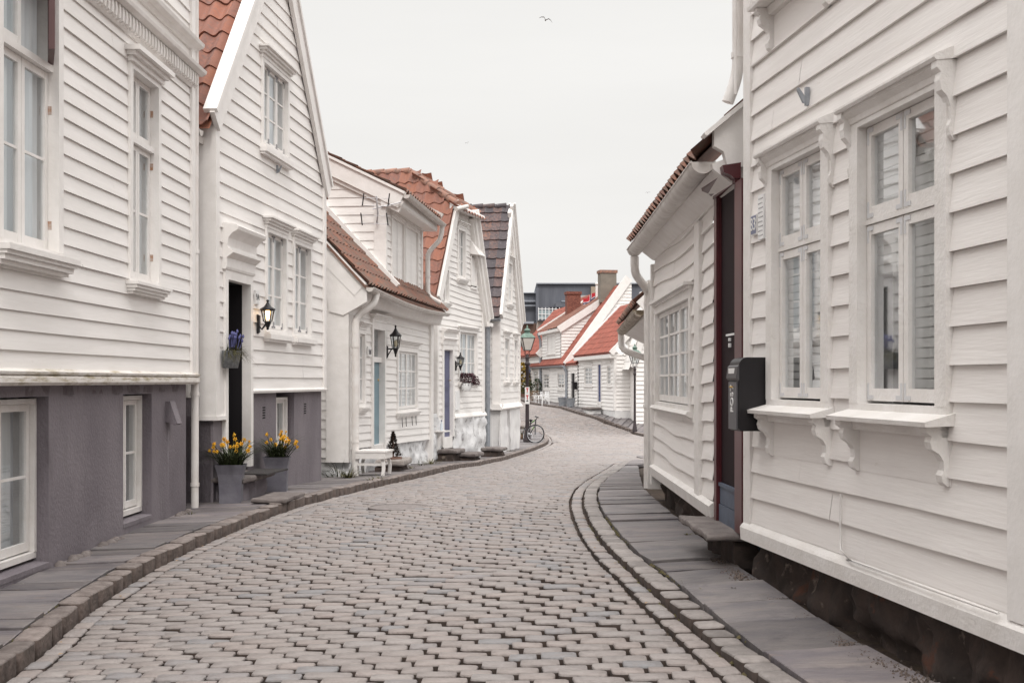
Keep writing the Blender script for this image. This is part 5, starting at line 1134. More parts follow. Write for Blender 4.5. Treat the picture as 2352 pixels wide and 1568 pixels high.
def balcony_rail():
    t = thing('balcony_railing', px(1260, 735, 116), 'white railing with glass panels on the pink block roof', 'railing'); m = MB(); Y = 116.5
    for y in (709, 721, 731): m.beam(px(1236, y, Y), px(1285, y+1, Y), (0, 0, 1), .05, .06)
    m.build('rail', PLASW, t); 
    for x in range(1237, 1286, 8):
        m = MB(); m.beam(px(x, 706, Y), px(x, 735, Y), (0, 1, 0), .07, .07); m.build('post', PLASW, t)
    m = MB(); m.quad(px(1237, 712, Y+.05), px(1285, 713, Y+.05), px(1285, 733, Y+.05), px(1237, 733, Y+.05)); m.build('glass_panel', mat('pale_blue_window', (.3, .36, .38)), t)
balcony_rail()
# ================================================================== STREET FURNITURE, PLANTS, SMALL THINGS
def street_lamp(x, y, Y, ytop, label, rp, glass, sticker=False):
    b = px(x, y, Y); b.z = hgt(b.x, b.y)+.1; H = px(x, ytop, Y).z-b.z
    t = thing('street_lamp', b, label, 'street lamp', 'old fashioned lamp posts'); c = (b.x, b.y)
    m = MB(); m.lathe([(rp*2.3, 0), (rp*2.4, .10), (rp*2.0, .14), (rp*2.05, .22), (rp*1.5, .30), (rp*1.35, .45), (rp*1.15, .50)], (*c, b.z), 16); m.build('base', IRON, t)
    z0 = H-1.28; m = MB(); m.lathe([(rp*1.12, .5), (rp, z0*.55), (rp*.88, z0-.05), (rp*1.1, z0-.04), (rp*1.5, z0+.0), (rp*1.5, z0+.06), (rp*1.05, z0+.09), (rp*.95, z0+.2), (rp*1.25, z0+.23), (rp*1.25, z0+.28), (rp*.5, z0+.32), (rp*.35, z0+.4)], (*c, b.z), 16); m.build('post', IRON, t)
    zl = b.z+z0+.52; w0, w1, hg = .115, .235, .46
    m = MB()
    for k in range(4):
        a = math.pi/4+k*math.pi/2; q = lambda r, z: V((c[0]+r*math.cos(a+.2), c[1]+r*math.sin(a+.2), z))
        m.tube([q(.03, zl-.22), q(.12, zl-.13), q(.10, zl-.06), q(w0*1.40, zl)], .011, 6)
        m.tube([q(w0*1.414, zl), q(w1*1.414, zl+hg)], .017, 6)
    def ring(s, z, h=.022):
        for k in range(4):
            a0, a1 = (math.pi/4+(k+e)*math.pi/2+.2 for e in (0, 1)); m.beam((c[0]+s*1.414*math.cos(a0), c[1]+s*1.414*math.sin(a0), z), (c[0]+s*1.414*math.cos(a1), c[1]+s*1.414*math.sin(a1), z), (0, 0, 1), .025, h)
    ring(w0, zl); ring(w1, zl+hg); l = m.build('lantern_frame', IRON, t)
    m = MB(); m.lathe([(w0*1.40, 0), (w1*1.40, hg)], (*c, zl), 4, rot=math.pi/4+.2, sm=False, close=False); m.build('glass', glass, l)
    if glass is GLASS:
        m = MB(); m.lathe([(.0, .10), (.05, .16), (.055, .22), (.02, .32), (.02, .4)], (*c, zl), 10); m.build('bulb', FROST, l)
    m = MB(); m.lathe([(w1*1.55, hg), (w1*1.5, hg+.02), (w1*.9, hg+.14), (w1*.62, hg+.17)], (*c, zl), 4, rot=math.pi/4+.2, sm=False); m.lathe([(.10, hg+.17), (.10, hg+.25), (.13, hg+.26), (.12, hg+.29), (.05, hg+.35), (.03, hg+.36), (.04, hg+.39), (.015, hg+.46), (0, hg+.47)], (*c, zl), 14)
    m.build('copper_cap', COPPER, t)
    if sticker:
        zc = px(x, 908, Y).z; P = lambda u, z: V((c[0]+u, c[1]-rp*1.06, zc+z)); m = MB()
        m.hexa([(c[0]+u, c[1]+v, zc+z) for z in (-.31, .31) for u, v in ((-.085, -rp*1.05), (.085, -rp*1.05), (.085, -rp*.9), (-.085, -rp*.9))]); st = m.build('notice_plate', SIGNW, t)
        m = MB()
        for z in (.24, -.02):
            m.quad(P(-.05, z), P(.05, z), P(.05, z+.04), P(-.05, z+.04)); m.quad(P(-.018, z-.12), P(.018, z-.12), P(.018, z), P(-.018, z))
        m.build('red_marks', REDINK, st); m = MB(); m.quad(P(-.04, -.22), P(.04, -.22), P(.04, -.19), P(-.04, -.19)); m.quad(P(-.012, -.19), P(.012, -.19), P(.012, -.14), P(-.012, -.14)); m.quad(P(-.03, .08), P(.03, .08), P(.03, .095), P(-.03, .095)); m.build('black_marks', INK, st)
street_lamp(1211, 1014, 45, 757, 'dark lamp post with frosted lantern and notice plate, bicycle leaning beside it', .066, FROST, True)
street_lamp(1458, 996, 57.4, 797, 'slim dark lamp post with clear glass lantern on the far right pavement', .05, GLASS)
def lantern(F, x, y, xo, yt, yb, w, label, lit=False, style=0):
    s0 = F.S(x); k = F.Y(x); zb, zt = F.Z(xo, yb), F.Z(xo, yt); n = max(.10 if x > 1400 else .16, (xo-x)/FPX*k); zp = F.Z(x, y); Hh = zt-zb
    base = F.P(s0, .03, zp); t = thing('wall_lantern', base, label, 'wall lamp', 'wall lanterns'); C = F.P(s0, n, 0); c = (C.x, C.y)
    m = MB(); m.prof(F, s0-.03, s0+.03, [(.02, zp-.13), (.05, zp-.11), (.055, zp+.11), (.02, zp+.13)])
    q = [F.P(s0, .04, zp-.02 if style == 0 else zp+.04), F.P(s0, n*.5, zp-.07 if style == 0 else zp+.05), F.P(s0, n*.9, zb+.09), F.P(s0, n, zb+.1)] if style == 0 else [F.P(s0, .04, zp+.06), F.P(s0, n, zp+.06)]
    m.tube(q, .014, 8)
    if style: m.tube([F.P(s0, .04, zp-.10), F.P(s0, n*.3, zp-.05), F.P(s0, n*.6, zp+.05)], .011, 8)
    m.build('bracket', BLACK, t)
    g0, g1 = zb+Hh*.28, zb+Hh*.66; w0, w1 = w*.27, w*.42
    m = MB(); m.lathe([(.0, 0), (.02, .01), (.015, Hh*.06), (.03, Hh*.14), (w0*.8, Hh*.24), (w0*1.05, Hh*.28)], (*c, zb), 6)
    for k_ in range(6):
        a = k_*math.pi/3+.2; m.tube([(c[0]+w0*math.cos(a), c[1]+w0*math.sin(a), g0), (c[0]+w1*math.cos(a), c[1]+w1*math.sin(a), g1)], .008, 6)
    m.lathe([(w1*1.05, g1-zb-.012), (w1*1.22, g1-zb), (w1*1.2, g1-zb+.012), (w1*.62, g1-zb+Hh*.10), (w1*.32, g1-zb+Hh*.18), (w1*.12, g1-zb+Hh*.26), (.018, Hh*.93), (.022, Hh*.96), (.0, Hh)], (*c, zb), 6 if not style else 8, rot=.2)
    l = m.build('lantern_body', BLACK, t)
    m = MB(); m.lathe([(w0*.97, g0-zb), (w1*.97, g1-zb)], (*c, zb), 6, rot=.2, sm=False, close=False); m.build('glass', GLASS if not lit else GLASS, l)
    m = MB(); m.lathe([(.0, 0), (.03, .01), (.038, .06), (.03, .12), (.0, .14)], (*c, g0+.02), 10); m.build('bulb', BULB if lit else mat('cream_bulb', (.7, .6, .42), .4), l)
    if lit:
        li = bpy.data.lights.new('lantern_light', 'POINT'); li.energy = 1.6; li.color = (1, .62, .3); li.shadow_soft_size = .04
        o = bpy.data.objects.new('lantern_light', li); COL.objects.link(o); o.location = (c[0], c[1], g0+.1)
lantern(H2, 588, 744, 609, 692, 761, .20, 'lit black wall lantern beside the black doorway', True)
lantern(H3, 885, 808, 909, 751, 822, .24, 'large unlit black wall lantern left of the wide window on the low house', False, 1)
lantern(H4, 1044, 840, 1058, 810, 851, .22, 'small black wall lantern above the heather basket', False, 1)
FR2 = Fr(px(1513, 835, 16.2).xy, R2.d, R2.n)
lantern(FR2, 1513, 835, 1496, 812, 850, .13, 'lit lantern half hidden behind the white corner posts', True)
def letterbox():
    F = R1; s0 = F.S(1770); s1 = s0+.20; z0, z1 = -.325, .155; n0, n1 = .03, .215
    t = thing('letterbox', F.P(s0+.1, .03, z0), 'black metal letterbox with rounded top beside the maroon door', 'letterbox')
    pr = [(n0, z0), (n1-.01, z0), (n1, z0+.02)]+[(n1-.06+.06*math.cos(a), z1-.06+.06*math.sin(a)) for a in [i*math.pi/12 for i in range(7)]]+[(n0, z1)]
    m = MB(); m.prof(F, s0, s1, pr); m.build('box', BLACK, t)
    m = MB(); m.prof(F, s0-.004, s1+.004, [(n1-.002, z1-.15), (n1+.008, z1-.15), (n1+.02, z1-.135), (n1+.01, z1-.06), (n1-.002, z1-.05)]); fl = m.build('flap', mat('dark_steel', (.09, .085, .09), .4, metal=.4), t)
    m = MB(); m.fb(F, s0+.05, s1-.03, n1+.012, n1+.016, z1-.115, z1-.07); m.build('name_card', SIGNW, fl)
    m = MB(); m.fb(F, s0+.02, s1-.02, n1, n1+.012, z0+.01, z1-.16); pl = m.build('front_panel', mat('worn_steel', (.16, .155, .165), .35, metal=.5), t)
    m = MB(); m.lathe([(0, 0), (.016, 0), (.016, .012), (0, .012)], F.P((s0+s1)/2, n1+.016, z1-.20), 10); m.build('lock', BRASS, t)
    text_mesh(t, 'POST', F.P((s0+s1)/2, n1+.014, -.115), (0, 0, 1), V((*(F.d), 0)), .055, SIGNW)
letterbox()
def number_sign(F, x, y, w, h, txt, label, plate, ink, th, right, wm):
    p = F.P(F.S(x), .04, F.Z(x, y)); t = thing('house_number_sign', p, label, 'number sign')
    a = F.S(x); m = MB(); m.fb(F, a-w/2-.008, a+w/2+.008, .02, .043, p.z-h/2-.008, p.z+h/2+.008); m.build('rim', wm, t); m = MB(); m.fb(F, a-w/2, a+w/2, .02, .046, p.z-h/2, p.z+h/2); m.build('plate', plate, t)
    text_mesh(t, txt, F.P(a, .047, p.z), right, (0, 0, 1), th, ink)
number_sign(R1, 1745, 517, .095, .12, '83', 'small blue enamel house number 83 left of the first window', SIGNB, SIGNW, .085, V((*(-R1.d), 0)), SIGNW)
number_sign(H2, 584, 683, .13, .17, '9A', 'white house number 9A above the lit lantern', SIGNW, INK, .085, V((*H2.d, 0)), SIGNW)
def tile_sign():
    F = H3; a = F.S(843.5); z = F.Z(843.5, 807); t = thing('house_sign', F.P(a, .03, z), 'white tile sign with grey scrawl between the slim window and turquoise door', 'sign')
    m = MB(); m.fb(F, a-.13, a+.13, .02, .05, z-.09, z+.09); m.build('plate', SIGNW, t); m = MB(); m.tube([F.P(a-.09+.02*i, .052, z+.05*math.sin(i*2.2)) for i in range(10)], .007, 5); m.tube([F.P(a-.09+.02*i, .052, z-.045+.02*math.sin(i*3.1)) for i in range(10)], .006, 5); m.build('pattern', mat('grey_ink', (.25, .24, .25)), t)
tile_sign()
def wall_hook(F, x, y, label, h):
    a = F.S(x); z = F.Z(x, y); t = thing('wall_hook', F.P(a, .03, z), label, 'bracket'); m = MB(); m.fb(F, a-.012, a+.012, .02, .045, z-h, z+h*.8); m.prof(F, a-.008, a+.008, [(.04, z-h*.3), (.085, z+h*.75), (.095, z+h*.7), (.095, z+h*.45), (.06, z-h*.75), (.04, z-h*.8)]); tag(m.build('bracket', ZINC, t))
wall_hook(R1, 1866, 220, 'zinc flag bracket on the boards above the first window', .06)
wall_hook(H2, 632, 388, 'small metal bracket under the gable window', .06)
def vent_plate():
    F = R1; s = F.S(1764); t = thing('vent_plate', F.P(s, .04, 1.1), 'white perforated plate beside the window hood above the number sign', 'vent'); m = MB()
    m.fb(F, s-.055, s+.055, .03, .05, .93, 1.22); m.build('plate', PLASW, t); m = MB()
    for i in range(9):
        for j in range(4): m.fb(F, s-.04+.024*j+(.012 if i % 2 else 0)-.004, s-.04+.024*j+(.012 if i % 2 else 0)+.004, .05, .0515, .95+.03*i, .958+.03*i)
    m.build('perforations', INK, t)
vent_plate()
# --- plants
def blade(mb, p, d, L, w, droop, seg=4, m=0, lift=.8):
    """one thin curved leaf"""
    p, d = V(p), V(d).normalized(); s = d.cross(V((0, 0, 1))); s = s.normalized() if s.length > .01 else V((1, 0, 0)); vs = []
    for i in range(seg+1):
        t = i/seg; q = p+V((d.x, d.y, 0))*(L*t*(1-lift+lift*t)*1.0)+V((0, 0, L*(lift*t-droop*t*t))); ww = w*(1-t**2)*.5+.0008
        vs += [q-s*ww, q+s*ww]
    mb.add(vs, [(2*i, 2*i+1, 2*i+3, 2*i+2) for i in range(seg)], m, True)
    return V(vs[-1])
def flower(par, p, d, r, m=None):
    mb = MB(); p, d = V(p), V(d).normalized(); a = d.cross(V((.13, .2, 1))).normalized(); b = d.cross(a)
    for k in range(6):
        t = k*math.tau/6; e = a*math.cos(t)+b*math.sin(t); f = a*math.cos(t+.45)+b*math.sin(t+.45); g = a*math.cos(t-.45)+b*math.sin(t-.45)
        mb.add([p, p+g*r*.6+d*r*.1, p+e*r-d*r*.05, p+f*r*.6+d*r*.1], [(0, 1, 2, 3)])
    for k in range(8):
        t0, t1 = k*math.tau/8, (k+1)*math.tau/8; mb.quad(p+(a*math.cos(t0)+b*math.sin(t0))*r*.28, p+(a*math.cos(t1)+b*math.sin(t1))*r*.28, p+(a*math.cos(t1)+b*math.sin(t1))*r*.42+d*r*.6, p+(a*math.cos(t0)+b*math.sin(t0))*r*.42+d*r*.6)
    return mb.build('flower', m or FLOW, par)
def planter(x, n_, wb, wt, h, rz, label, nfl, seed):
    random.seed(seed); b = H2.P(H2.S(x, n_), n_, 0); b.z = hgt(b.x, b.y)+.1; t = thing('flower_planter', b, label, 'planter', 'daffodil planters by the black doorway'); m = MB()
    R_ = lambda w, z: [(b.x+math.cos(rz)*u*w-math.sin(rz)*v*w, b.y+math.sin(rz)*u*w+math.cos(rz)*v*w, b.z+z) for u, v in ((-.5, -.5), (.5, -.5), (.5, .5), (-.5, .5))]
    pr = [(wb, 0), (wb*1.0, h*.25), (wb*1.04, h*.5), (wb+(wt-wb)*.35, h*.75), (wt*.98, h*.97), (wt, h), (wt*.9, h), (wt*.88, h*.92)]; vs = []
    for w, z in pr: vs += R_(w, z)
    m.add(vs, [(4*i+k, 4*i+(k+1) % 4, 4*i+4+(k+1) % 4, 4*i+4+k) for i in range(len(pr)-1) for k in range(4)]+[(3, 2, 1, 0)]); m.build('pot', PLANTER, t)
    m = MB(); vs = R_(wt*.885, h*.92); m.add(vs, [(0, 1, 2, 3)]); m.build('soil', DIRT, t)
    m = MB(); tips = []
    for i in range(230):
        a = random.uniform(0, math.tau); r = random.uniform(0, wt*.40); p = V((b.x+r*math.cos(a), b.y+r*math.sin(a), b.z+h*.92)); a += random.uniform(-.6, .6)
        L = random.uniform(.22, .46); o = random.uniform(.35, 1.15); blade(m, p, (math.cos(a)*o, math.sin(a)*o, 0), L*1.0, .013, random.uniform(.05, .6), 5, lift=random.uniform(.75, 1.05))
    m.build('foliage', LEAF, t); st = MB(); fl = []
    for i in range(nfl):
        a = random.uniform(-2.8, 1.2); r = random.uniform(.03, wt*.78); hh = random.uniform(.12, .34)*(1.15-r); q = V((b.x+r*math.cos(a), b.y+r*math.sin(a), b.z+h+hh)); st.tube([(b.x+r*.4*math.cos(a), b.y+r*.4*math.sin(a), b.z+h*.9), q], .004, 5); fl.append((q, (math.cos(a)+random.uniform(-.5, .5), math.sin(a)-.5, random.uniform(-.2, .5))))
    st.build('stem', LEAF, t)
    for q, d in fl: flower(t, q, d, random.uniform(.028, .04))
planter(531, .22, .25, .345, .46, .1, 'tall slate grey planter of orange daffodils left of the doorstep', 24, 5)
planter(637, .24, .26, .345, .47, .1, 'tall slate grey planter of orange daffodils right of the doorstep', 22, 9)
random.seed(21)
def hanging_pot():
    F = H2; a = F.S(508)+.03; zt = F.Z(517, 806); t = thing('hanging_planter', F.P(a, .04, zt), 'galvanised tin of blue grape hyacinths hanging on the door frame', 'planter')
    C = F.P(a, .14, zt-.21); m = MB(); n = 16
    def ring(r, z): return [F.P(a+r*1.25*math.cos(k*math.pi/n), .05+r*1.5*math.sin(k*math.pi/n), zt+z) for k in range(n+1)]
    vs = ring(.098, -.21)+ring(.125, -.004)+ring(.129, 0)+ring(.118, 0); q = n+1
    m.add(vs, [(i*q+k, i*q+k+1, (i+1)*q+k+1, (i+1)*q+k) for i in range(3) for k in range(n)]+[tuple(range(q))[::-1]], 0, True); m.add([vs[0], vs[n], vs[2*q-1], vs[q]], [(0, 1, 2, 3)]); m.build('tin', GALV, t)
    m = MB(); m.fb(F, a-.10, a+.10, .06, .18, zt-.06, zt-.03); m.build('soil', DIRT, t); m = MB(); bl = MB()
    for i in range(190):
        p = F.P(a+random.uniform(-.1, .1), .05+random.uniform(.01, .15), zt-.03); an = random.gauss(0, 1); d = F.d*math.sin(an)+F.n*abs(math.cos(an))*.8
        blade(m, p, (d.x, d.y, 0), random.uniform(.14, .30), .008, random.uniform(.3, 1.2), 5, lift=random.uniform(.5, .95))
    m.build('foliage', LEAFY, t)
    for i in range(20):
        s_, n_ = random.uniform(-.13, .17), random.uniform(.03, .17); h = random.uniform(.13, .24)*(1-abs(s_)*1.2); p = F.P(a+s_*.6, .05+n_*.8, zt-.03); q = F.P(a+s_*1.15, .05+n_, zt+h)
        m = MB(); m.tube([p, q], .003, 4); m.lathe([(.003, -.005), (.012, .0), (.015, .012), (.012, .026), (.004, .04)], q, 7); m.build('flower', HYAC, t)
hanging_pot()
def weed(x, y, n, h, label, mt=None, up=.1, spread=.12, g=None, nm='weed'):
    b = G(x, y, up); m = MB()
    for i in range(n):
        a = random.uniform(0, math.tau); r = random.uniform(0, spread); p = (b.x+r*math.cos(a), b.y+r*.6*math.sin(a), b.z-.01); blade(m, p, (math.cos(a)*.8, math.sin(a)*.8, 0), h*random.uniform(.4, 1.1), random.uniform(.006, .016), random.uniform(.1, .7), 4, lift=random.uniform(.6, 1))
    tag(m.build(nm, mt or LEAFY, loc=b), label, 'weed', g)
weed(778, 1094, 170, .40, 'tangle of weeds at the wall corner left of the white downpipe', GRNSH, spread=.28)
weed(800, 1098, 80, .30, 'wiry weeds at the foot of the white downpipe', LEAFY)
weed(870, 1101, 34, .16, 'small weed under the right leg of the white bench'); weed(852, 1103, 20, .10, 'low grass tuft in front of the white bench')
weed(945, 1076, 30, .14, 'grass tuft against the whitewashed foundation'); weed(966, 1069, 18, .2, 'leafy weed below the white pilaster', GRNSH); weed(990, 1066, 60, .24, 'bushy grass clump beside the stone steps', LEAFY, spread=.2)
weed(1120, 1046, 26, .5, 'tall leafy weed behind the flat step stone at the corner house', GRNSH, spread=.15); weed(1172, 1036, 20, .16, 'grass tuft at the foot of the corner house')
weed(1625, 1358, 26, .05, 'flat grass tuft growing in the right pavement', LEAFY, .028, .05); weed(1685, 1352, 14, .045, 'tiny grass tuft growing in the right pavement', LEAFY, .028, .03); weed(1580, 1228, 9, .08, 'small green weed beside the door slab', LEAFY, .028, .03)
weed(690, 1142, 12, .07, 'little grass tuft by the kerb below the doorstep', LEAFY, .1, .05); weed(440, 1180, 0+14, .06, 'grass tuft at the joint of the slate pavement by the downpipe', LEAFY, .1, .05)
for x, y, h, mt, l in ((1199, 1008, .95, DRYG, 'dead brown plants between the corner house and lamp post'), (1204, 1000, .6, GRNSH, 'green leaves among the dead plants behind the lamp post')): weed(x, y, 110, h, l, mt, .1, .35, nm='plant')
# --- stones, steps
def rock(mb, c, hx, hy, hz, rz=0.0, amp=.02, n=6, sq=.0):
    co, si = math.cos(rz), math.sin(rz); V_ = {}; F_ = []
    def vert(k):
        if k not in V_:
            u, v, w = (2*q/n-1 for q in k); e = max(abs(u), abs(v)); r = 1-.10*(abs(w)**4)*(e**6)
            x, y, z = u*hx*r, v*hy*r, w*hz; q = V((c[0]+x*co-y*si, c[1]+x*si+y*co, c[2]+z)); d = V((noise.noise(q*5), noise.noise(q*5+V((7, 1, 3))), noise.noise(q*5+V((2, 9, 4)))*.5))
            V_[k] = (len(V_), q+d*amp*2)
        return V_[k][0]
    for ax in range(3):
        for e in (0, n):
            for i in range(n):
                for j in range(n):
                    ks = []
                    for a, b in ((i, j), (i+1, j), (i+1, j+1), (i, j+1)):
                        k = [a, b]; k.insert(ax, e); ks.append(vert(tuple(k)))
                    F_.append(tuple(ks))
    mb.add([v[1] for v in sorted(V_.values(), key=lambda q: q[0])], F_, 0, False)
def stepstone(F, s, n, ztop, hs, hn, hz, label, mt=STEP, base=True, name='stone_step', bn=.85):
    rz = math.atan2(F.d.y, F.d.x); p = F.P(s, n, 0); g = hgt(p.x, p.y)+.08; t = thing(name, (p.x, p.y, g), label, 'step'); m = MB(); rock(m, (p.x, p.y, ztop-hz), hs, hn, hz, rz, .012, 8); m.build('slab', mt, t)
    if base and ztop-2*hz > g+.05:
        m = MB(); q = F.P(s, n-.05-hn*(.85-bn), 0); h = (ztop-2*hz-g+.12)/2; rock(m, (q.x, q.y, g-.12+h), hs*.88, hn*bn, h, rz, .03, 8); m.build('block', base if not isinstance(base, bool) else DARKST, t)
D = H2D; a_, b_ = H2.S(557, .36), H2.S(631, .36); stepstone(H2, (a_+b_)/2, .17, D[2]-.03, (b_-a_)/2, .20, .035, 'doorstep of grey stone between the two daffodil planters', STEP, GREY)
stepstone(H2, H2.S(640, .74), .74, hgt(*H2.P(H2.S(640, .74), .74, 0).xy)+.165, .46, .20, .03, 'low flat stone in front of the right daffodil planter', STEP, False)
m_ = MB(); m_.prof(H2, D[0]+.1, D[1]+.15, [(.1, D[2]-.035), (.5, D[2]-.035), (.5, D[2]-.015), (.1, D[2]-.015)]); tag(m_.build('doormat', mat('dark_mat', (.05, .045, .045), .95, bump=1, bscale=90), loc=H2.P((D[0]+D[1])/2, .3, D[2]-.03)), 'dark doormat on the doorstep of the black doorway', 'mat')
stepstone(H3, H3.S(905, .38), .38, -1.46, .42, .27, .06, 'rounded stone step below the turquoise door behind the bench', mat('pale_step_stone', (.36, .33, .31), .85, col2=(.25, .22, .2), scale=6, bump=.6), True)
D = H4D; g_ = hgt(*H4.P(D[0], .5, 0).xy)+.1
stepstone(H4, H4.S(1037, .30), .30, D[2]-.27, .36, .25, .05, 'upper mossy stone step under the blue grey door'); stepstone(H4, H4.S(1080, .66), .66, g_+.20, .40, .24, .05, 'lower stone step beside the whitewashed rubble foundation')
stepstone(H4, H4.S(1131, .25), .25, hgt(*H4.P(H4.S(1131, .25), .25, 0).xy)+.36, .36, .34, .05, 'flat stone step before the side wall of the corner house')
stepstone(R2D, (R2D.S(1705)+R2D.S(1645))/2+.12, .085, -1.075, .62, .17, .028, 'worn stone doorstep slab under the maroon door', STEP, True, bn=.45)
D = FBD; stepstone(FB, (D[0]+D[1])/2, .5, D[2]-.3, .8, .4, .06, 'small stone steps under the navy blue door', STEP, LIMES)
# --- bench, conifer, aerial
def bench():
    A, B = G(823, 1094, .1), G(872, 1097, .1); w = V((.995, -.10, 0)); W_ = .40; l = V((.115, .99, 0)); L_ = .5; z = (A.z+B.z)/2; sh = .43
    t = thing('bench', A+w*W_/2+l*L_/2, 'small white painted wooden bench with curved legs below the turquoise door', 'bench'); P = lambda a, b, c: A+w*a+l*b+V((0, 0, z-A.z+c))
    m = MB()
    for b0, b1 in ((-.06, .16), (.165, .36), (.365, L_+.06)): m.hexa([P(a, b, c) for c in (sh-.03, sh) for a, b in ((-.04, b0), (W_+.10, b0), (W_+.10, b1), (-.04, b1))])
    m.build('seat', TRIM, t); m = MB()
    for b in (-.05, L_+.02):
        pr = [(-.04, sh-.14), (W_+.08, sh-.14), (W_+.08, sh-.03)]+[(W_*(1-i/8)+.02, sh-.03-.0*i) for i in range(9)]+[(-.04, sh-.03)]; m.ext(pr, lambda a, c, k: P(a, b+k*.03, c))
    for a in (-.04, W_+.05): m.hexa([P(x_, y_, c) for c in (sh-.14, sh-.031) for x_, y_ in ((a, -.02), (a+.03, -.02), (a+.03, L_+.02), (a, L_+.02))])
    m.build('apron', TRIM, t)
    for a, sg in ((0, -1), (W_, 1)):
        for b, sb in ((.0, -1), (L_-.04, 1)):
            m = MB(); pts = []
            for i in range(7):
                u = i/6; off = sg*(.035*math.sin(u*math.pi*1.0)-.03*(1-u)**2*(-1)); pts.append((a+off-.028, a+off+.028, b+sb*.03*(1-u), u*(sh-.10)))
            for (a0, a1, b0, c0), (d0, d1, b1, c1) in zip(pts, pts[1:]): m.hexa([P(a0, b0, c0), P(a1, b0, c0), P(a1, b0+.04, c0), P(a0, b0+.04, c0), P(d0, b1, c1), P(d1, b1, c1), P(d1, b1+.04, c1), P(d0, b1+.04, c1)])
            m.build('leg', TRIM, t)
    m = MB(); m.hexa([P(x_, y_, c) for c in (.17, .215) for x_, y_ in ((-.05, .0), (W_, .0), (W_, .03), (-.05, .03))]); m.build('stretcher', TRIM, t)
    m = MB(); m.hexa([P(x_, y_, c) for c in (.17, .21) for x_, y_ in ((W_-.01, .0), (W_+.02, .0), (W_+.02, L_), (W_-.01, L_))]); m.build('stretcher', TRIM, t)
bench()
def conifer(x, ybase, ytop, Y, w, label, mt, pot=None, nm='potted_conifer', n=260):
    b = px(x, ybase, Y); H = px(x, ytop, Y).z-b.z; t = thing(nm, b, label, 'shrub'); m = MB(); m.tube([b, b+V((0, 0, H*.9))], [.02, .006], 6); m.build('trunk', TERRA, t); m = MB()
    for i in range(n):
        u = random.random()**1.2; r = w*(1-u)*(.35+.65*random.random()); a = random.uniform(0, math.tau); q = V((b.x+r*math.cos(a)*.7, b.y+r*math.sin(a)*.7, b.z+H*(.05+.9*u)))
        for _ in range(3):
            e = V((math.cos(a)*random.uniform(.2, 1), math.sin(a)*random.uniform(.2, 1), random.uniform(.3, 1.2))); e = e.normalized()*H*random.uniform(.05, .11); s = V((-math.sin(a), math.cos(a), random.uniform(-.3, .3)))*H*.016; m.add([q-s, q+s, q+e+s*.4, q+e-s*.4], [(0, 1, 2, 3)])
    m.build('foliage', mt, t)
    if pot: m = MB(); m.lathe([(pot*.7, -pot*1.1), (pot*.95, -.04), (pot*1.12, -.04), (pot*1.12, 0.01), (pot*.9, .01), (pot*.85, -.03)], b, 14); m.build('pot', TERRA, t)
conifer(903, 1050, 990, 22.9, .24, 'small dark potted conifer on the stone step beside the bench', CONIF, .15, n=520)
def aerial():
    F = H3.back(H3.S(883)); p = px(862, 480, F.Y(866)-.25); q = F.P(F.S(868), .03, p.z-.25); t = thing('tv_aerial', q, 'metal television aerial fixed to the dormer corner', 'aerial'); m = MB(); m.tube([q, V((q.x, q.y-.12, q.z)), V((p.x+.05, p.y, p.z-.1)), p+V((.02, 0, .25))], .018, 7); m.build('mast', ANT, t)
    m = MB(); m.tube([p+V((-.05, 0, 0)), p+V((.5, .05, .14))], .012, 6); m.build('boom', ANT, t); m = MB()
    for dz in (.2, .05, -.14, -.30): m.tube([p+V((-.28, 0, dz+.02)), p+V((.28, 0, dz))], .006, 5)
    m.build('reflector', ANT, t)
    for dx in (-.25, .25):
        for z0, z1 in ((.30, .06), (-.08, -.32)): m = MB(); m.tube([p+V((dx+.03*(1 if z0 > 0 else -1), -.02, z0)), p+V((dx, -.02, z1))], .013, 6); m.build('element', BLACK, t)
aerial()
def basket():
    F = H4; a = F.S(1057); zt = F.Z(1057, 880); t = thing('wall_basket', F.P(a, .05, zt), 'white wall pot of dark red heather under the small lantern', 'planter'); C = F.P(a, .16, zt); m = MB(); m.lathe([(.10, -.2), (.19, 0), (.17, 0), (.15, -.04)], C, 14); m.build('pot', POTW, t); m = MB()
    for i in range(1100):
        u, v = random.uniform(0, math.tau), random.uniform(-.25, 1); r = .33*math.sqrt(max(0, 1-v*v*.8))*random.uniform(.5, 1); q = C+V((r*math.cos(u)*1.15, r*math.sin(u)*.6, .02+v*.24)); e = V((random.uniform(-1, 1), random.uniform(-1, 1), random.uniform(-.2, 1)))*.035; s = V((random.uniform(-1, 1), random.uniform(-1, 1), random.uniform(-1, 1)))*.018; m.add([q-s, q+e, q+s, q-e], [(0, 1, 2, 3)])
    m.build('foliage', HEATH, t)
basket()
def shelf():
    F = H4; a = F.S(1004); z = F.Z(1004, 988); t = thing('wall_shelf', F.P(a, .0, z), 'little white wall shelf left of the blue grey door', 'shelf'); m = MB(); m.fb(F, a-.3, a+.15, .0, .3, z-.03, z); m.prof(F, a-.1, a-.07, [(0, z-.25), (.2, z-.03), (0, z-.03)]); m.build('board', TRIM, t)
    p = F.P(a-.1, .15, z); tt = thing('bottle', p, 'clear plastic bottle standing on the little white shelf', 'bottle'); m = MB(); m.lathe([(.035, 0), (.04, .02), (.04, .15), (.015, .2), (.015, .23)], p, 10); m.build('body', mat('clear_plastic', (.6, .65, .7), .2), tt); m = MB(); m.lathe([(.018, .23), (.018, .26)], p, 10); m.build('cap', BLUED, tt)
shelf()
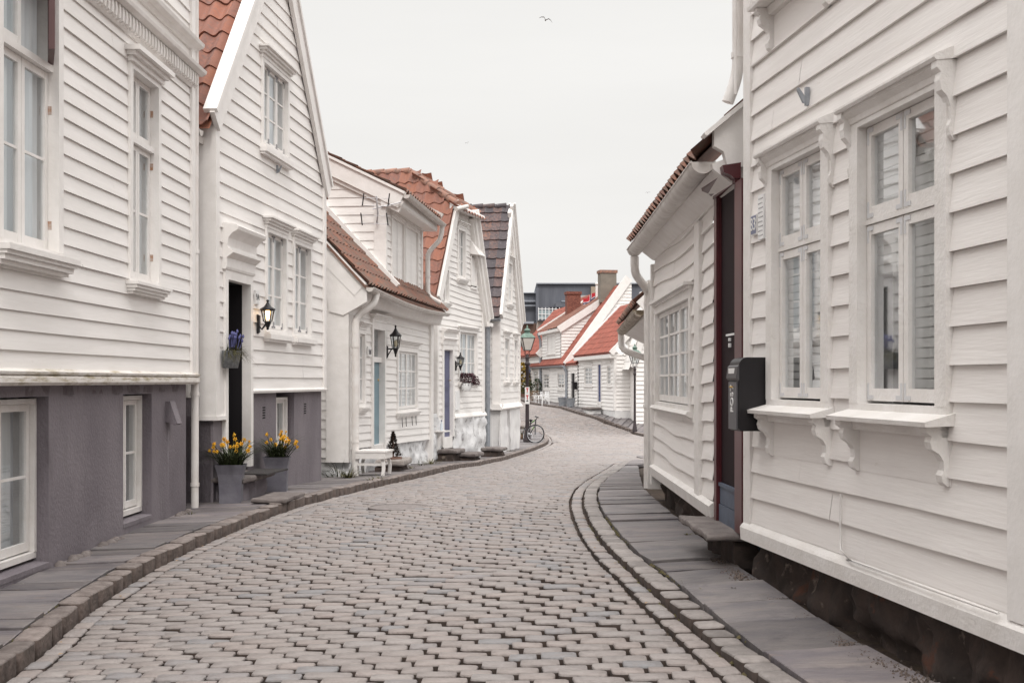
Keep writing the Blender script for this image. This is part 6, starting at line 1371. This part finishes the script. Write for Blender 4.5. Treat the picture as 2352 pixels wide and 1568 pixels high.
# --- bicycle
def bicycle():
    Yb = 44.3; fw = px(1225.5, 999, Yb); gz = hgt(fw.x, fw.y)+.1; R_ = .34; hd = V((.30, -.95, 0)).normalized(); lean = math.radians(11)
    lt = V((-hd.y, hd.x, 0)); up = (V((0, 0, 1))*math.cos(lean)-lt*math.sin(lean)*1).normalized()
    if up.x < 0: up = (V((0, 0, 1))*math.cos(lean)+lt*math.sin(lean)).normalized()
    side = up.cross(hd).normalized(); O = V((fw.x, fw.y, gz))-hd*1.03; P = lambda a, b, c: O+hd*a+side*b+up*c
    t = thing('bicycle', O+hd*.5, 'black bicycle with lime green frame detail leaning by the dark lamp post', 'bicycle')
    def wheel(C, ax, name='wheel'):
        e1 = ax.cross(V((0, 0, 1))).normalized(); e2 = ax.cross(e1).normalized(); n = 36; m = MB(); ring = [C+(e1*math.cos(k*math.tau/n)+e2*math.sin(k*math.tau/n))*(R_-.02) for k in range(n+1)]
        m.tube([C-ax*.05, C+ax*.05], .02, 8); w = m.build(name, BLACK, t); m = MB(); m.tube(ring, .021, 8, cap=False); m.build('tyre', RUBBER, w); m = MB(); m.tube([C+(q-C)*.92 for q in ring], .011, 6, cap=False); m.build('rim', ANT, w); m = MB()
        for k in range(24): q = k*math.tau/24; m.tube([C+ax*(.03 if k % 2 else -.03), C+(e1*math.cos(q)+e2*math.sin(q))*(R_-.05)], .0028, 4, cap=False)
        m.build('spokes', ANT, w)
    st = math.radians(62); wd = (hd*math.cos(st)+side*math.sin(st)).normalized(); wax = wd.cross(up).normalized(); FC = P(1.03, 0, R_); wheel(FC, wax); wheel(P(0, 0, R_), side)
    hs, hb = P(.80, 0, .86), P(.86, 0, .68); bb, seat = P(.42, 0, .30), P(.24, 0, .80)
    m = MB(); m.tube([hb, bb], .02, 8); m.tube([hs, P(.28, 0, .70)], .018, 8); m.tube([bb, seat], .016, 8); m.tube([hs, hb], .022, 8)
    for b in (-.05, .05): m.tube([bb+side*b*.6, P(0, b, R_)], .011, 6); m.tube([P(.28, b*.5, .70), P(0, b, R_)], .010, 6)
    fr = m.build('frame', BLACK, t); m = MB(); m.tube([hs.lerp(P(.28, 0, .70), .15), hs.lerp(P(.28, 0, .70), .7)], .0195, 8); m.tube([hb.lerp(bb, .2), hb.lerp(bb, .5)], .0215, 8); m.build('green_trim', GREENP, fr)
    m = MB(); cr = hb-up*.03
    for b in (-.06, .06): m.tube([cr, cr+wax*b-up*.03, FC+wax*b], .014, 8)
    m.build('fork', BLACK, t); m = MB(); hc = hs+up*.10+wd*.05; m.tube([hs, hc], .016, 8); m.tube([hc-wax*.30-wd*.04, hc-wax*.1, hc+wax*.1, hc+wax*.30-wd*.04], .013, 8); hbar = m.build('handlebar', BLACK, t)
    for e in (-1, 1): m = MB(); m.tube([hc+wax*.20*e, hc+wax*.32*e-wd*.04], .02, 8); m.build('grip', RUBBER, hbar)
    m = MB(); m.lathe([(0, 0), (.05, .01), (.055, .04), (.0, .06)], seat, 10); m.tube([seat+hd*.0, seat+hd*.18+up*.02], [.05, .02], 8); m.build('saddle', RUBBER, t)
    m = MB(); m.tube([bb-side*.07, bb+side*.07], .05, 10); m.tube([bb+side*.09, bb+side*.09+hd*.12-up*.12], .01, 6); m.tube([bb-side*.09, bb-side*.09-hd*.12+up*.12], .01, 6); m.build('crank', ANT, t)
    m = MB(); m.tube([P(.1, .05, .28), P(.05, .22, .02)], .008, 6); m.build('kickstand', ANT, t)
bicycle()
# --- far things in front of the uphill row
def zinc_tub(x, y, Y, label, flowers):
    p = px(x, y, Y); t = thing('zinc_tub', p, label, 'planter', 'zinc tubs by the far black doorway'); m = MB(); m.lathe([(.20, 0), (.27, .48), (.285, .5), (.25, .5), (.24, .42), (0, .42)], p, 16); m.build('tub', ZINC, t); m = MB()
    for i in range(60):
        a = random.uniform(0, math.tau); blade(m, (p.x+.15*math.cos(a), p.y+.15*math.sin(a), p.z+.42), (math.cos(a), math.sin(a), 0), random.uniform(.12, .3), .03, .4, 3)
    m.build('foliage', HYAC if flowers else LEAFY, t)
zinc_tub(1292, 932, 71.3, 'zinc tub with violet flowers in front of the far black doorway', True); zinc_tub(1311, 934, 70.3, 'zinc tub of green leaves close to the far black doorway', False)
def far_bench(x, y, Y, L_, label):
    p = px(x, y, Y); F = Fr(p.xy, FD.d, FD.n); z = p.z; t = thing('garden_bench' if L_ > 1 else 'garden_chair', p, label, 'bench' if L_ > 1 else 'chair'); m = MB()
    for i in range(4): m.fb(F, 0, L_, .02+.11*i, .11+.11*i, z+.42, z+.45)
    m.build('seat', PLASW, t); m = MB()
    for i in range(3): m.fb(F, 0, L_, .0, .03, z+.52+.13*i, z+.61+.13*i)
    m.build('backrest', PLASW, t)
    for s in (0.0, L_-.05):
        for n in (.0, .42): m = MB(); m.fb(F, s, s+.05, n, n+.05, z-.05, z+(.88 if n == 0 else .60)); m.build('leg', PLASW, t)
        m = MB(); m.fb(F, s-.01, s+.06, .0, .50, z+.60, z+.64); m.build('armrest', PLASW, t)
far_bench(1262, 932, 74, 1.3, 'white garden bench against the far house with the dormer'); far_bench(1247, 931, 77, .7, 'white garden chair standing left of the white garden bench')
def far_box():
    F = FD; a = F.S(1326); z = F.Z(1326, 894); t = thing('letterbox', F.P(a, .1, z), 'black letterbox on the wall right of the far black doorway', 'letterbox'); m = MB(); m.fb(F, a-.15, a+.15, .05, .3, z, z+.40); m.build('box', BLACK, t); m = MB(); m.fb(F, a-.17, a+.17, .04, .34, z+.40, z+.44); m.build('lid', BLACK, t)
far_box()
def dish():
    p = px(1429, 800, 60.6); t = thing('satellite_dish', p, 'white satellite dish on the gable end beside the second lamp post', 'dish'); m = MB(); d = V((-.25, -1, .25)).normalized(); a = d.cross(V((0, 0, 1))).normalized(); b = d.cross(a); n = 24; vs = [p-d*.06]
    for r in (.14, .29): vs += [p+(a*math.cos(k*math.tau/n)+b*math.sin(k*math.tau/n))*r-d*(.05 if r < .2 else 0) for k in range(n)]
    m.add(vs, [(0, 1+k, 1+(k+1) % n) for k in range(n)]+[(1+k, 1+n+k, 1+n+(k+1) % n, 1+(k+1) % n) for k in range(n)], 0, True); m.build('reflector', PLASW, t); m = MB(); m.tube([p-b*-.27, p+d*.3], .01, 5); m.tube([p+d*.27, p+d*.36], .03, 8); m.tube([p-d*.06, p-d*.3, p-d*.3-V((0, 0, .3))], .025, 6); m.build('arm', ANT, t)
dish()
def shrub(x, y, yt, Y, w, label, mt, nm='shrub', n=500):
    p = px(x, y, Y); H = px(x, yt, Y).z-p.z; t = thing(nm, p, label, 'shrub'); m = MB()
    for k in range(4): m.tube([p, p+V((random.uniform(-.5, .5)*w, random.uniform(-.3, .3)*w, H*.7))], [.03, .01], 5)
    m.build('stem', TERRA, t); m = MB()
    for i in range(n):
        u = random.random(); a = random.uniform(0, math.tau); r = w*(.45+.55*math.sin(math.pi*min(1, u*.8+.2)))*random.uniform(.5, 1)*(1+.3*noise.noise(V((u*4, a, x)))); q = p+V((r*math.cos(a), r*math.sin(a)*.8, H*(.06+.9*u))); L_ = H*.07
        e = V((random.uniform(-1, 1), random.uniform(-1, 1), random.uniform(-.4, 1)))*L_; s = V((random.uniform(-1, 1), random.uniform(-1, 1), random.uniform(-1, 1)))*L_*.5; m.add([q-s, q+e, q+s, q-e], [(0, 1, 2, 3)])
    m.build('foliage', mt, t)
shrub(1197, 908, 830, 88, .75, 'yellow flowering shrub at the left end of the far street', YELSH); shrub(1234, 902, 868, 83.5, .32, 'small dark cone shrub near the far cottage corner', GRNSH, 'cone_shrub', 300); shrub(1212, 905, 872, 85, .5, 'dark green bush behind the first lamp post', GRNSH)
shrub(1228, 926, 896, 80, .6, 'dry reddish grass clump at the corner of the far house', DRYG, 'grass_clump', 400)
m_ = MB(); p_ = px(1196, 914, 88); m_.bx(p_+V((0, 0, .2)), (.5, .3, .22)); m_.bx(p_+V((0, 0, .44)), (.54, .34, .03)); tag(m_.build('planter_box', TERRA, loc=p_), 'low brown planter box below the yellow shrub', 'planter')
# --- gulls
def gull(x, y, Y, span, bank, label, parts=True):
    p = px(x, y, Y); ca, sa = math.cos(bank), math.sin(bank); T_ = lambda u, v, w: V((p.x+u*ca-w*sa, p.y+v, p.z+u*sa+w*ca)); m = MB(); s = span/2
    m.tube([T_(-.02*span, .16*span, 0), T_(0, .1*span, 0), T_(0, 0, -.01*span), T_(0, -.14*span, .0), T_(0, -.2*span, .015*span)], [.012*span, .04*span, .055*span, .035*span, .01*span], 8)
    for e in (-1, 1):
        pr = [(0, -.06, .09, .02), (.35, -.10, .05, .17), (.7, -.02, .08, .13), (1, .10, .12, .02)]
        up_, lo = [T_(e*s*a, b*span, d*span+.004) for a, b, c, d in pr], [T_(e*s*a, c*span, d*span) for a, b, c, d in pr]
        m.add(up_+lo, [(i, i+1, 5+i, 4+i) for i in range(3)], 0, True); m.add([v-V((0, 0, .012*span)) for v in up_+lo], [(i, i+1, 5+i, 4+i) for i in range(3)], 0, True)
    tag(m.build('seagull', mat('gull_feather', (.34, .32, .31), .8, col2=(.5, .48, .47), scale=6), loc=p), label, 'bird', 'gulls in the sky')
gull(1253, 47, 62, .72, -.35, 'grey gull gliding high in the sky, the largest one'); gull(1073, 329, 130, .5, .3, 'tiny far gull above the red pantile roof'); gull(1488, 443, 130, .55, .1, 'tiny far gull left of the long gutter')
# --- dry leaves along the kerb
for i in range(16):
    y = random.uniform(6.5, 13); o = random.uniform(.02, .14); x = KLx(y)+o if i < 12 else KRx(y)-o; z = hgt(x, y)+.012; m_ = MB(); a = random.uniform(0, 6); c, s_ = math.cos(a)*.022, math.sin(a)*.022
    m_.add([(x-c, y-s_, z), (x-s_*.5, y+c*.5, z+.006), (x+c, y+s_, z+.002), (x+s_*.5, y-c*.5, z+.004)], [(0, 1, 2, 3)]); tag(m_.build('dry_leaf', mat('dry_leaf', (.34, .24, .16), .9), loc=(x, y, z)), 'small pale dry leaf lying against the kerb in the gutter', 'leaf', 'dry leaves in the gutter')
# ================================================================== give every separate board, bracket and hinge its own part
def split_parts(names):
    for o in list(SC.objects):
        if o.type != 'MESH' or o.name.split('.')[0] not in names or o.parent is None: continue
        me = o.data; n = len(me.vertices); par = list(range(n))
        def find(a):
            while par[a] != a: par[a] = par[par[a]]; a = par[a]
            return a
        for p in me.polygons:
            v = p.vertices
            for q in v[1:]: par[find(q)] = find(v[0])
        isl = {}
        for v in range(n): isl.setdefault(find(v), []).append(v)
        boxes = [[[min(me.vertices[v].co[k] for v in vs)-.006 for k in range(3)], [max(me.vertices[v].co[k] for v in vs)+.006 for k in range(3)], vs] for vs in isl.values()]
        ch = True
        while ch:
            ch = False
            for i in range(len(boxes)):
                for j in range(i+1, len(boxes)):
                    a, b = boxes[i], boxes[j]
                    if all(a[0][k] <= b[1][k] and b[0][k] <= a[1][k] for k in range(3)):
                        boxes[i] = [[min(a[0][k], b[0][k]) for k in range(3)], [max(a[1][k], b[1][k]) for k in range(3)], a[2]+b[2]]; del boxes[j]; ch = True; break
                if ch: break
        if len(boxes) < 2: continue
        owner = {}
        for i, b in enumerate(boxes):
            for v in b[2]: owner[v] = i
        base = o.name.split('.')[0]; mats_ = list(me.materials); parent = o.parent
        for i, b in enumerate(boxes):
            mp_ = {v: k for k, v in enumerate(b[2])}; m2 = bpy.data.meshes.new(base)
            m2.from_pydata([me.vertices[v].co[:] for v in b[2]], [], [tuple(mp_[v] for v in p.vertices) for p in me.polygons if owner[p.vertices[0]] == i])
            for q in mats_: m2.materials.append(q)
            m2.update()
            if i == 0: o.data = m2
            else:
                c = bpy.data.objects.new(base, m2); COL.objects.link(c); c.parent = parent
                for ke in o.keys(): c[ke] = o[ke]
split_parts({'ridge_tile', 'corner_board', 'bracket', 'hinge', 'vent_slots', 'corner_iron', 'iron_hook', 'flashing', 'bargeboard'})
